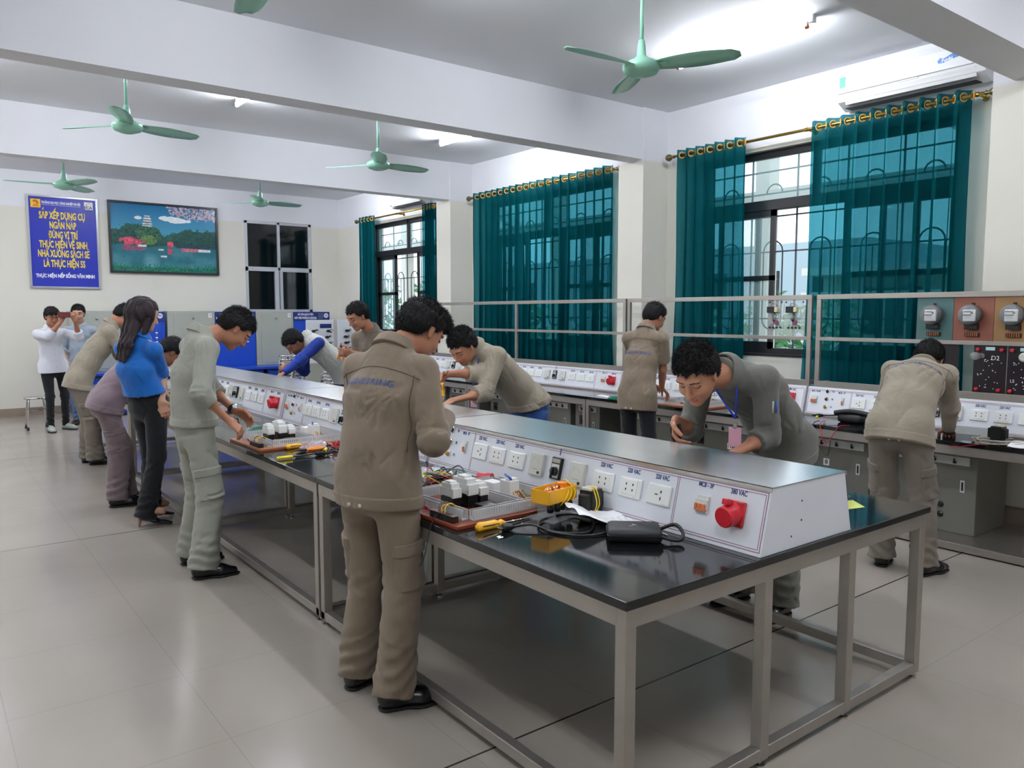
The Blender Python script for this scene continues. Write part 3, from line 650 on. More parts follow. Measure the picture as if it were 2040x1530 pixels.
def curtain(y0,y1,z0,label,n,seed,tight=None,zt=None,amp=.045):
    """n pleats between y0 and y1; rings ride on the rod"""
    rnd=random.Random(seed); t=thing('curtain',label,'curtain',(RX,(y0+y1)/2,z0),0,'teal eyelet curtains')
    S=12*n; zs=[(zt or RZ)+.055,(zt or RZ)+.02,RZ-.03,RZ-.2,2.8,2.4,2.0,1.6,1.25,1.0,z0+.05,z0]; vs=[]
    ph=[rnd.uniform(-.35,.35) for _ in range(n+2)]; am=[rnd.uniform(.75,1.25) for _ in range(n+2)]
    for zi,z in enumerate(zs):
        dn=(zs[0]-z)/(zs[0]-z0)
        for i in range(S+1):
            u=i/S*n; k=int(u); f=u-k; A=amp*(am[k]*(1-f)+am[k+1]*f)*(1+.35*dn); p=(ph[k]*(1-f)+ph[k+1]*f)*dn
            x=RX+A*math.sin(2*math.pi*(u)+p*2.2)+.010*math.sin(2*math.pi*2*u+z*3+seed)*dn
            y=y0+(y1-y0)*i/S+.022*math.sin(4*math.pi*u+1)*(.3+dn)+.02*math.sin(z*2.1+u*1.7+seed)*dn
            vs.append((x,y,z))
    W=S+1; fs=[(r*W+i,r*W+i+1,(r+1)*W+i+1,(r+1)*W+i) for r in range(len(zs)-1) for i in range(S)]
    o=MB().add(vs,fs).obj('cloth',M['curtain'],t,smooth=True)
    sb=o.modifiers.new('smooth','SUBSURF'); sb.levels=1; sb.render_levels=1
    for k in range(n):
        for h in (0,.5):
            y=y0+(y1-y0)*(k+h+.02)/n
            if y0-.01<y<y1+.01:
                s=1 if h==0 else -1
                T=frame((RX,y,RZ),(.55*s,1,0) if False else (0,0,1),(1,0,0))
                T=Matrix.Translation((RX,y,RZ))@Matrix.Rotation(math.radians(38*s),4,'Z')@Matrix.Rotation(math.radians(90),4,'X')
                pts=[(.030*math.cos(a),.030*math.sin(a),0) for a in [2*math.pi*q/18 for q in range(18)]]
                MB(T).tube(pts,.0075,8,closed=True).obj('eyelet_ring',M['wood_ring'],t,smooth=True)
    return t
def rod(y0,y1,label,mid):
    t=thing('curtain_rod',label,'curtain rod',(RX,(y0+y1)/2,RZ),0,'curtain rods over the windows')
    MB().cyl((RX,y0,RZ),(RX,y1,RZ),.014,n=16).obj('pole',M['brass'],t,smooth=True)
    for y,s in ((y0,-1),(y1,1)):
        MB().lathe([(.014,0),(.02,.01),(.012,.025),(.020,.04),(.036,.065),(.038,.085),(.026,.11),(.0,.12)],(RX,y,RZ),(0,s,0),18).obj('finial',mat('antique_brass','7d7350',.35,.8) if 'antique_brass' not in bpy.data.materials else bpy.data.materials['antique_brass'],t,smooth=True)
    for y in (y0+.05,mid,y1-.05):
        MB().cyl((RX,y,RZ),(XW,y,RZ-.0),.010).cyl((XW-.008,y,RZ),(XW,y,RZ),.028).lathe([(.019,-.012),(.019,.012)],(RX,y,RZ),(0,1,0),14).obj('bracket',M['brass'],t)
rod(2.68,5.74,'long brass curtain rod over the nearest window, below the air conditioner',4.18)
rod(6.62,9.56,'brass curtain rod over the fully closed curtain',8.1)
rod(10.5,13.2,'brass curtain rod over the farthest window',11.8)
curtain(4.84,5.70,.82,'left teal curtain of the nearest window, bunched beside the open gap',7,1)
curtain(2.76,4.12,.80,'wide right teal curtain under the air conditioner',10,2,amp=.05)
curtain(6.68,8.06,.80,'right half of the fully closed teal curtain, beside the column',9,3)
curtain(8.08,9.50,.80,'left half of the fully closed teal curtain',10,4)
curtain(12.62,13.12,.80,'narrow teal curtain at the left of the farthest window',4,5)
curtain(10.58,10.92,.80,'narrow teal curtain at the right of the farthest window, beside the beam end',4,6)
def aircon(y0,y1,z0,z1,label,sticker):
    t=thing('air_conditioner',label,'air conditioner',(XW,(y0+y1)/2,(z0+z1)/2),0,'split air conditioners above the windows'); X1=XW-.005; D=.21
    H=z1-z0
    P=[(X1,z0+.02),(X1,z1),(X1-D+.03,z1),(X1-D+.005,z1-.05),(X1-D,z0+.13),(X1-D+.02,z0+.06),(X1-.06,z0)]
    MB().ext([(x,y0,z) for x,z in P],(0,y1-y0,0)).obj('body',M['aco'],t,bevel=.006)
    L=y1-y0
    MB().ext([(X1-D+.002,y0+.02,z1-.06),(X1-D-.008,y0+.02,z1-.06),(X1-D-.013,y0+.02,z0+.125),(X1-D-.001,y0+.02,z0+.125)],(0,L-.04,0)).obj('front_panel',M['aco'],t,bevel=.003)
    MB().ext([(X1-D+.010,y0+.07,z0+.105),(X1-D+.004,y0+.07,z0+.105),(X1-D+.035,y0+.07,z0+.032),(X1-D+.043,y0+.07,z0+.036)],(0,L-.14,0)).obj('louver',M['aco'],t,bevel=.002)
    MB().bb(X1-D+.012,X1-D+.03,y0+.03,y1-.03,z0+.104,z0+.112).bb(X1-D+.02,X1-.07,y0+.07,y1-.07,z0+.001,z0+.004).obj('dark_gap_strip',M['dark'],t)  # solid dark strips stand for the shade inside the gaps
    MB().bb(X1-D-.001,X1-D+.004,y0+L/2-.10,y0+L/2+.08,z0+.112,z0+.124).obj('display_strip',M['grey_pl'],t)
    if sticker:
        X=X1-D-.0145
        Tt=frame((X1-D-.0105,y0+.23,z1-.115),(0,-1,0),(-.03,0,1))
        pts=[(-.11,-.03),(-.09,-.035),(0,-.015),(.10,.0),(.12,.03),(.06,.045),(-.02,.02),(-.07,.0),(-.10,.01),(-.12,-.01)]
        MB(Tt).ext([(x,y,0) for x,y in pts],(0,0,.0015)).obj('sticker',mat('blue_sticker','2c76c4',.3),t)
        MB(Tt).ext([(x,y,.0016) for x,y in [(.05,.0),(.12,.005),(.125,.035),(.07,.05)]],(0,0,.001)).obj('sticker_picture',mat('brown_sticker','8a6a60',.4),t)
        text('Funiki',.035,Tt@Matrix.Translation((-.045,-.012,.002))@Matrix.Rotation(.12,4,'Z'),M['paper'],t,'lettering',bold=.0008)
        MB(frame((X1-D-.013,y1-.06,z1-.11),(0,-1,0),(-.03,0,1))).box((0,0,0),(.05,.09,.002)).obj('energy_label',mat('green_label','4fae8e',.4),t)
    return t
aircon(2.66,3.86,3.375,3.70,'white air conditioner over the nearest curtain, with a small blue sticker',True)
aircon(10.9,11.95,3.36,3.68,'white air conditioner far away, half hidden by the second beam',False)
# ---------------------------------------------------------------- poster and landscape picture on the far wall
YP=YB-.004
def WF(x,z,y=YP): return frame((x,y,z),(1,0,0),(0,0,1))   # faces the room (-Y)
M['poster']=mat('poster_blue','2431a8',.35); M['yel']=mat('letter_yellow','f0d332',.5); M['alu2']=mat('silver_frame','b9bcc2',.3,.6)
t=thing('wall_sign','blue wall sign with large yellow lettering in a silver frame','sign',(2.02,YP,2.03))
x0,x1,z0,z1=1.56,2.49,2.03,3.415
MB().bb(x0,x1,YP-.015,YP,z0,z1).obj('board',M['poster'],t)
b=MB()
for a in ((x0-.03,x0,z0-.03,z1+.03),(x1,x1+.03,z0-.03,z1+.03),(x0,x1,z1,z1+.03),(x0,x1,z0-.03,z0)): b.bb(a[0],a[1],YP-.03,YP,a[2],a[3])
b.obj('sign_frame',M['alu2'],t,bevel=.003)
yy=YP-.0155; xc=(x0+x1)/2
for s,z,wd in (('SẮP XẾP DỤNG CỤ',3.135,.64),('NGĂN NẮP',2.985,.37),('ĐÚNG VỊ TRÍ',2.835,.41),('THỰC HIỆN VỆ SINH',2.685,.67),('NHÀ XƯỞNG SẠCH SẼ',2.54,.72),('LÀ THỰC HIỆN 5S',2.385,.58)):
    q=text(s,.15,I4,None,None,ret=True,bold=.005); mw=max(v[0] for v in q.v)-min(v[0] for v in q.v)
    text(s,.15,WF(xc-.01,z,yy),M['yel'],t,'lettering',bold=.005,sx=wd/mw,ext=.001)
q=text('THỰC HIỆN NẾP SỐNG VĂN MINH',.075,I4,None,None,ret=True,bold=.0015); mw=max(v[0] for v in q.v)-min(v[0] for v in q.v)
text('THỰC HIỆN NẾP SỐNG VĂN MINH',.075,WF(xc,2.195,yy),M['paper'],t,'lettering',bold=.003,sx=.82/mw,ext=.001)
q=text('TRƯỜNG ĐẠI HỌC CÔNG NGHIỆP HÀ NỘI',.05,I4,None,None,ret=True,bold=.001); mw=max(v[0] for v in q.v)-min(v[0] for v in q.v)
text('TRƯỜNG ĐẠI HỌC CÔNG NGHIỆP HÀ NỘI',.05,WF(xc-.02,3.335,yy),M['paper'],t,'lettering',bold=.0018,sx=.54/mw,ext=.001)
MB(WF(xc-.02,3.30,yy)).box((0,0,0),(.54,.004,.001)).obj('underline',M['paper'],t)
o=MB(WF(1.655,3.315,yy)).box((0,0,0),(.135,.13,.002)).obj('logo_card',mat('logo_yellow','f3c224',.4),t)
rl=mat('logo_red','c83a1c',.4)
b=MB(WF(1.655,3.325,yy-.001)); b.tube([v[:] for v in arc((0,0,0),.034,-150,160,20,(1,0,0),(0,1,0))],[.003+.006*i/20 for i in range(21)],6); b.tube([v[:] for v in arc((.004,0,0),.014,-90,200,12,(1,0,0),(0,1,0))],.005,6); b.box((0,-.05,0),(.08,.010,.002)); b.obj('logo_swirl',rl,o)
o=MB(WF(2.39,3.325,yy)).box((0,0,0),(.125,.12,.002)).obj('logo_card',M['paper'],t)
text('JICA',.062,WF(2.385,3.295,yy-.0015),mat('logo_grey','3a4450',.5),t,'lettering',bold=.002)
b=MB(WF(2.385,3.345,yy-.001)); b.sph((-.02,-.005,0),.010,n=10); b.obj('logo_dot',rl,o)
MB(WF(2.39,3.335,yy-.001)).tube([v[:] for v in arc((0,-.01,0),.045,20,110,10,(1,0,0),(0,1,0))],.002,5).obj('logo_arc',bpy.data.materials['logo_grey'],o)
# landscape picture: a lakeside view printed as a colour grid on a flat sheet
t=thing('framed_picture','wide framed landscape picture of a lake, trees and pink bushes','picture',(3.53,YP,2.3))
x0,x1,z0,z1=2.70,4.385,2.31,3.42; fw_=.035
b=MB()
for a in ((x0-fw_,x0,z0-fw_,z1+fw_),(x1,x1+fw_,z0-fw_,z1+fw_),(x0,x1,z1,z1+fw_),(x0,x1,z0-fw_,z0)): b.bb(a[0],a[1],YP-.045,YP,a[2],a[3])
b.obj('picture_frame',mat('dark_picture_frame','22242b',.35),t,bevel=.004)
GX,GZ=340,224; rs=np.random.RandomState(5)
def sm(n,m,k):
    g=rs.rand(n//k+3,m//k+3); yi=np.linspace(0,n/k,n); xi=np.linspace(0,m/k,m); y0_=yi.astype(int); x0_=xi.astype(int); fy=(yi-y0_)[:,None]; fx=(xi-x0_)[None]; fy=fy*fy*(3-2*fy); fx=fx*fx*(3-2*fx)
    return (g[y0_][:,x0_]*(1-fy)+g[y0_+1][:,x0_]*fy)*(1-fx)+(g[y0_][:,x0_+1]*(1-fy)+g[y0_+1][:,x0_+1]*fy)*fx
U=np.linspace(0,1,GX)[None]*np.ones((GZ,1)); Vv=np.linspace(0,1,GZ)[:,None]*np.ones((1,GX))   # v=0 bottom
n1,n2,n3=sm(GZ,GX,40),sm(GZ,GX,12),sm(GZ,GX,4)
def C3(h): return np.array(lin(h)[:3])
img=C3('2f9ad0')*(1-(1-Vv[...,None])*1.0)+C3('8fd0e6')*(1-Vv[...,None])
img=np.where(Vv[...,None]>.5,C3('176a9c')*(Vv[...,None]-.5)*2+C3('4f9dba')*(1-(Vv[...,None]-.5)*2),img)
def blob(mask,col,noise_=.25,nn=None):
    global img; nn=n3 if nn is None else nn
    c=np.array(col)*(1+noise_*2*(nn[...,None]-.5)); img=np.where(mask[...,None],c,img)
cl=((U-.60)/.14)**2+((Vv-.80-.10*(.60-U))/.045)**2+ (n2-.5)*.9<1; blob(cl,C3('e6ecec'),.1)
cl=((U-.25)/.035)**2+((Vv-.80)/.025)**2+(n2-.5)*.7<1; blob(cl,C3('e0e9ee'),.1)
blo=(Vv>.88-.10*(U-.6)+.10*(n2-.5)-.04*n1)&(U>.50+.5*n2*(1-Vv)*3)&(n3*.6+n2*.5>.42); blob(blo,C3('a79aa8'),.8,n3)
tl_=.62+.06*np.sin(U*9)+.10*(n1-.5)+.07*(n2-.5)+.05*(n3-.5)
blob((Vv<tl_)&(Vv>.36),C3('27544c'),.75,n3*.6+n2*.4)
blob((Vv<tl_-.12)&(Vv>.40)&(n2>.5),C3('1d4a44'),.4)
pg=(np.abs(U-.335)<.05*(1-(Vv-.62)*2.6)+.012*((Vv*40)%1))&(Vv>.60)&(Vv<.84); blob(pg,C3('cfd8dc'),.3); blob(pg&(((Vv*26)%1)<.38),C3('5a6f78'),.2)
blob((((U-.34)/.12)**2+((Vv-.56)/.13)**2+(n2-.5)*.6)<1,C3('335f48'),.7)
blob((((U-.34)/.09)**2+((Vv-.47)/.07)**2+(n2-.5)*.6)<1,C3('587a48'),.6)
wat=Vv<.385+.015*np.sin(U*14); wc=C3('2f7f8c')*(1-.45*(1-Vv[...,None]*2.6).clip(0,1)*0)+0
wb=np.clip((n1-.3)*1.3+(n2-.5)*.3,0,1)*np.clip(1.25-Vv*3,0,1); img=np.where(wat[...,None],C3('276a78')*(1-wb[...,None])+C3('6ba9b4')*wb[...,None],img); img=np.where(wat[...,None],img*(.9+.2*n3[...,None]),img)
blob((((U-.20)/.115)**2+((Vv-.445)/.065)**2+(n2-.5)*1.6+(n3-.5)*.9)<1,C3('c4506a'),.7)
blob((((U-.20)/.11)**2+((Vv-.345)/.035)**2+(n2-.5)*1.2+(n3-.5)*.8)<1,C3('8c5470'),.35)
blob((np.abs(U-.545)<.028)&(Vv>.385)&(Vv<.465),C3('d6586c'),.4); blob((np.abs(U-.54)<.022)&(Vv>.27)&(Vv<.36),C3('b8526a'),.3)
blob((np.abs(U-.74)<.09)&(np.abs(Vv-.345)<.025),C3('c6707c'),.4); blob((Vv>.375)&(Vv<.43)&(U>.6)&(n3>.25),C3('2b4250'),.4)
for (a,c,w_,h_) in ((.455,.335,.025,.012),(.48,.235,.03,.012),(.88,.345,.06,.02),(.28,.385,.04,.015)): blob((np.abs(U-a)<w_)&(np.abs(Vv-c)<h_),C3('d5dcdc'),.2)
gr=Vv<.05+.05*n3+.04*(np.sin(U*190+n2*9)>.4); blob(gr,C3('1f6a58'),.6)
img=np.clip(img,0,1)
me=bpy.data.meshes.new('printed_sheet'); xs=np.linspace(x0,x1,GX)-3.53; zs=np.linspace(z0,z1,GZ)-2.3
co=np.zeros((GZ,GX,3)); co[...,0]=xs[None]; co[...,1]=-.02; co[...,2]=zs[:,None]
idx=np.arange(GZ*GX).reshape(GZ,GX); F_=np.stack([idx[:-1,:-1],idx[:-1,1:],idx[1:,1:],idx[1:,:-1]],-1).reshape(-1,4)
me.from_pydata(co.reshape(-1,3).tolist(),[],F_.tolist()); ca=me.color_attributes.new('print','FLOAT_COLOR','POINT')
ca.data.foreach_set('color',np.concatenate([img.reshape(-1,3),np.ones((GZ*GX,1))],1).astype(np.float32).ravel())
pm=mat('printed_picture','ffffff',.18,spec=.5); at=pm.node_tree.nodes.new('ShaderNodeVertexColor'); at.layer_name='print'; pm.node_tree.links.new(at.outputs[0],pm.node_tree.nodes['Principled BSDF'].inputs['Base Color'])
me.materials.append(pm); o=bpy.data.objects.new('printed_sheet',me); COL.objects.link(o); o.parent=t
MB().bb(x0,x1,YP-.019,YP-.002,z0,z1).obj('backing',M['box_grey'],t)
# ---------------------------------------------------------------- machine-model cabinets along the far wall
YC=13.90
def cab(x0,x1,label,num):
    t=thing('control_cabinet',label,'cabinet',((x0+x1)/2,YC+.15,.68),0,'grey-green cabinets along the far wall')
    MB().bb(x0,x1,YC,YC+.32,.68,1.645).obj('body',M['cab_grey'],t,bevel=.005)
    o=MB().bb(x0+.09,x1-.03,YC-.008,YC,.72,1.60).obj('door',M['cab_grey'],t,bevel=.003)
    MB().lathe([(.02,0),(.02,.012),(0,.014)],((x0+x1)/2+.02,YC-.008,1.52),(0,-1,0),12).obj('lock',M['chrome'],o)
    MB(WF(x1-.08,1.57,YC-.0085)).box((0,0,0),(.05,.07,.001)).obj('number_card',M['paper'],t)
    text(num,.055,WF(x1-.08,1.57,YC-.0095),M['dark'],t,'number',bold=.001)
def panel(x0,x1,label,title,btn,full=True):
    t=thing('panel_cabinet',label,'cabinet',((x0+x1)/2,YC+.1,.68),0,'blue panels between the grey cabinets')
    MB().bb(x0,x1,YC+.01,YC+.25,.68,1.635).obj('panel_face',M['blue_panel'],t,bevel=.003)
    MB().bb(x0+.005,x1-.012,YC+.004,YC+.01,1.47,1.63).obj('title_plate',M['navy_panel'],t)
    w_=x1-x0; xm=x0+w_*.33
    if title:
        for s,z,wd,sz in ((title[0],1.585,w_*.42,.05),(title[1],1.52,w_*.60,.06)):
            q=text(s,sz,I4,None,None,ret=True,bold=.001); mw=max(v[0] for v in q.v)-min(v[0] for v in q.v); text(s,sz,WF(xm,z,YC+.0035),M['paper'],t,'lettering',bold=.001,sx=wd/mw)
    b=MB()
    for k in range(4): b.box((w_*.5,-.02*k,0),(w_*.16-.02*(k%2),.006,.001),0,WF(x0+w_*.25,1.60-.008*k,YC+.003))
    b.obj('small_print',M['cab_grey'],t)
    MB().lathe([(.045,0),(.045,.003),(.038,.004)],(x1-.075,YC+.004,1.565),(0,-1,0),20).obj('emblem',M['white_board'],t)
    text('ĐIỆN',.022,WF(x1-.075,1.565,YC-.0005),M['navy_txt'],t,'lettering',bold=.001)
    for (bx,bz,m) in btn:
        MB().lathe([(.014,0),(.014,.012),(.008,.02)],(x0+w_*bx,YC+.01,bz),(0,-1,0),12).obj('push_button',m,t)
        MB(WF(x0+w_*bx,bz-.045,YC+.009)).box((0,0,0),(.035,.02,.001)).obj('button_label',M['paper'],t)
R3=M['red_pl']; C3_=M['chrome']
cab(1.98,2.70,'grey-green cabinet behind the laughing man in the checked shirt','2')
panel(2.705,3.38,'blue panel behind the woman in the blue blouse',('MÔ HÌNH MẠCH ĐIỆN','MÁY DOA'),[(.8,1.33,C3_),(.8,1.25,C3_),(.8,1.18,C3_)])
cab(3.42,4.19,'grey-green cabinet between the woman in blue and the man reading the board','3')
panel(4.195,4.90,'blue panel behind the bowed head of the man in pale grey uniform',('MÔ HÌNH MẠCH ĐIỆN','MÁY KHOAN'),[(.52,1.06,R3),(.66,1.14,C3_),(.80,1.15,C3_)])
cab(4.91,5.60,'grey-green cabinet under the dark inner window','5')
panel(5.605,6.32,'blue panel at the far right corner with three red buttons',('MÔ HÌNH MẠCH ĐIỆN','MÁY MÀI PHẲNG KURODA'),[(.34,1.31,R3),(.51,1.30,R3),(.68,1.29,R3),(.80,1.19,C3_)])
for i,(a,c,l) in enumerate([(1.95,3.40,'dark blue cabinet bench on the far left, behind the checked shirt'),(3.405,4.9,'dark blue cabinet bench along the far wall behind the workbench row'),(4.905,6.34,'dark blue cabinet bench at the far right corner, behind the stools')]):
    t=thing('cabinet_bench',l,'cabinet bench',((a+c)/2,13.8,0),0,'dark blue benches along the far wall')
    MB().bb(a,c,13.42,14.3,.64,.679).obj('worktop',M['blue_panel'],t,bevel=.003); MB().bb(a+.03,c-.03,13.48,14.28,.02,.64).obj('body',M['navy_panel'],t)
    n=2
    for k in range(n):
        w_=(c-a-.1)/n; d=MB().bb(a+.05+k*w_+.01,a+.05+(k+1)*w_-.01,13.468,13.48,.06,.6).obj('door',M['blue_panel'],t); MB().bb(a+.05+k*w_+w_*.8,a+.05+k*w_+w_*.8+.02,13.45,13.468,.3,.42).obj('handle',M['chrome'],d)
# fluid-power trainer boards beside the farthest window
def trainer(x0,x1,y,label,seed):
    rnd=random.Random(seed); t=thing('trainer_board',label,'training board',((x0+x1)/2,y,.0),0,'white trainer boards with black fittings')
    MB().bb(x0,x1,y,y+.03,.80,1.50).obj('board',M['white_board'],t,bevel=.003)
    MB().bb(x0-.02,x1+.02,y-.02,y+.05,.0,.80).obj('stand',M['cab_grey'],t)
    MB(WF(x1-.14,1.40,y-.001)).box((0,0,0),(.20,.07,.002)).obj('name_plate',M['navy_panel'],t)
    for k in range(5):
        for j in range(2):
            cx,cz=x0+.10+j*(x1-x0-.25)+rnd.uniform(0,.05),.92+k*.10
            b=MB().cyl((cx,y,cz),(cx,y-.05,cz),.022).cyl((cx-.04,y-.04,cz),(cx+.05,y-.04,cz+rnd.uniform(-.02,.02)),.011).tube([(cx,y-.05,cz),(cx+.03,y-.08,cz+.03),(cx+.07,y-.05,cz+.01)],.006,6)
            b.obj('hose_fitting',M['black_pl'],t)
trainer(5.05,5.52,12.0,'white trainer board with black fittings, left of the man with pliers',1)
trainer(5.62,6.20,12.05,'white trainer board with a navy name plate, under the farthest window',2)
# ---------------------------------------------------------------- stools
def make_stool(label,group,loc):
    t=thing('stool',label,'stool',loc,0,group)
    MB().lathe([(.0,.443),(.10,.445),(.145,.447),(.152,.440),(.150,.428),(.143,.425),(.143,.436),(0,.436)],n=28).obj('seat',M['chrome'],t,smooth=True,local=True)
    MB().lathe([(.118,.27),(.118,.278),(.110,.278),(.110,.27),(.118,.27)],n=24).obj('ring_brace',M['chrome'],t,local=True)
    for k in range(4):
        a=math.radians(45+90*k); c,s=math.cos(a),math.sin(a)
        l=MB().tube([(.10*c,.10*s,.436),(.128*c,.128*s,.425),(.140*c,.140*s,.39),(.178*c,.178*s,.02)],.0115,10).obj('leg',M['chrome'],t,smooth=True,local=True)
        MB().cyl((.177*c,.177*s,.0),(.175*c,.175*s,.035),.0155,n=10).obj('rubber_foot',M['black_pl'],l,local=True)
    return t
st=make_stool('single round steel stool standing beside the man taking a photo','round steel stools',(1.34,12.62,0))
ORD=['topmost','second from the top','third from the top','fourth from the top','fifth from the top','sixth from the top','seventh from the top','eighth from the top','ninth from the top','tenth from the top','eleventh from the top','twelfth from the top','thirteenth from the top','lowest one']
def stack(x,y,n,where):
    for k in range(n):
        c=copy_tree(st,None,(x,y,.047*k),math.radians(3*k),'steel stool, '+(ORD[n-1-k] if k else 'lowest one')+' of the '+where); c['group']='stacked steel stools'
stack(3.98,10.0,14,'tall stack behind the bending man')
stack(4.52,9.9,9,'low stack right of the tall one')
# ---------------------------------------------------------------- implicit surfaces for people and clothes
f32=np.float32
def nrm(v): v=np.asarray(v,float); return v/(np.linalg.norm(v)+1e-9)
class Prim:
    """elliptic tapered capsule from a to b; side vector u; radii (w,d) at each end; e = cap length (0 = flat)"""
    def __init__(s,a,b,u,r0,r1,e0=None,e1=None,op='u',k=.03):
        s.a=np.asarray(a,float); s.b=np.asarray(b,float); d=s.b-s.a; s.L=np.linalg.norm(d)+1e-9; s.d=d/s.L
        u=np.asarray(u,float); u=u-s.d*(u@s.d); s.u=nrm(u); s.v=np.cross(s.d,s.u)
        s.r0=(r0,r0) if np.isscalar(r0) else r0; s.r1=(r1,r1) if np.isscalar(r1) else r1
        s.e0=min(s.r0) if e0 is None else e0; s.e1=min(s.r1) if e1 is None else e1; s.op=op; s.k=k
        R=max(s.r0+s.r1)+max(s.e0,s.e1); s.lo=np.minimum(s.a,s.b)-R; s.hi=np.maximum(s.a,s.b)+R
    def ev(s,P):
        q=P-s.a.astype(f32); h=q@s.d.astype(f32); x=q@s.u.astype(f32); y=q@s.v.astype(f32)
        t=np.clip(h/s.L,0,1); w=s.r0[0]+(s.r1[0]-s.r0[0])*t; d=s.r0[1]+(s.r1[1]-s.r0[1])*t
        a=x/w; b=y/d; k0=np.sqrt(a*a+b*b)+1e-6
        over=np.where(h<0,-h,np.where(h>s.L,h-s.L,0)); e=np.where(h<0,s.e0,s.e1)
        if s.e0>0 and s.e1>0:
            c=over/e; k0=np.sqrt(a*a+b*b+c*c)+1e-6; k1=np.sqrt((a/w)**2+(b/d)**2+(c/e)**2)+1e-6
            return k0*(k0-1)/k1
        k1=np.sqrt((a/w)**2+(b/d)**2)+1e-6; dd=k0*(k0-1)/k1
        m0=np.where((h<0)&(s.e0>0)|(h>s.L)&(s.e1>0),np.sqrt(np.maximum(dd,0)**2+over**2)+np.minimum(dd,0)-0*over,dd)
        c=over/np.maximum(e,1e-4); kk=np.sqrt(a*a+b*b+c*c)+1e-6; kk1=np.sqrt((a/w)**2+(b/d)**2+(c/np.maximum(e,1e-4))**2)+1e-6; rd=kk*(kk-1)/kk1
        flat=np.maximum(dd,over)
        isflat=((h<0)&(s.e0<=0))|((h>s.L)&(s.e1<=0))
        out=np.where(isflat,flat,np.where(over>0,rd,dd))
        if s.e0<=0: out=np.maximum(out,-h)
        if s.e1<=0: out=np.maximum(out,h-s.L)
        return out
class Ell:
    def __init__(s,c,R,r,op='u',k=.02):
        s.c=np.asarray(c,float); s.R=np.asarray(R,float); s.r=np.asarray(r,float); s.op=op; s.k=k; m=max(r)
        s.lo=s.c-m; s.hi=s.c+m
    def ev(s,P):
        q=(P-s.c.astype(f32))@s.R.astype(f32)/s.r.astype(f32); k0=np.sqrt((q*q).sum(-1))+1e-6
        k1=np.sqrt(((q/s.r.astype(f32))**2).sum(-1))+1e-6; return k0*(k0-1)/k1
class Grp:
    def __init__(s,items,clips=(),op='u',k=.02,disp=None): s.items=items; s.clips=clips; s.op=op; s.k=k; s.disp=disp; s.lo=np.min([i.lo for i in items if i.op=='u'],0); s.hi=np.max([i.hi for i in items if i.op=='u'],0)
    def ev(s,P):
        d=evl(s.items,P)
        if s.disp is not None: d=d+s.disp(P)
        for c in s.clips: d=np.maximum(d,c(P))
        return d
def plane(p,n):
    p=np.asarray(p,f32); n=nrm(n).astype(f32); return lambda P:(P-p)@n
def evl(items,P,m=.09):
    lo=P.min(0)-m; hi=P.max(0)+m; d=np.full(len(P),1.0,f32)
    for it in items:
        if (it.lo>hi).any() or (it.hi<lo).any(): continue
        e=it.ev(P).astype(f32); k=it.k
        if it.op=='u':
            h=np.maximum(k-np.abs(d-e),0)/k; d=np.minimum(d,e)-h*h*k*.25
        elif it.op=='s':
            e=-e; h=np.maximum(k-np.abs(d-e),0)/k; d=np.maximum(d,e)+h*h*k*.25
        else:
            h=np.maximum(k-np.abs(d-e),0)/k; d=np.maximum(d,e)+h*h*k*.25
    return d
EDG=[(0,1),(2,3),(4,5),(6,7),(0,2),(1,3),(4,6),(5,7),(0,4),(1,5),(2,6),(3,7)]
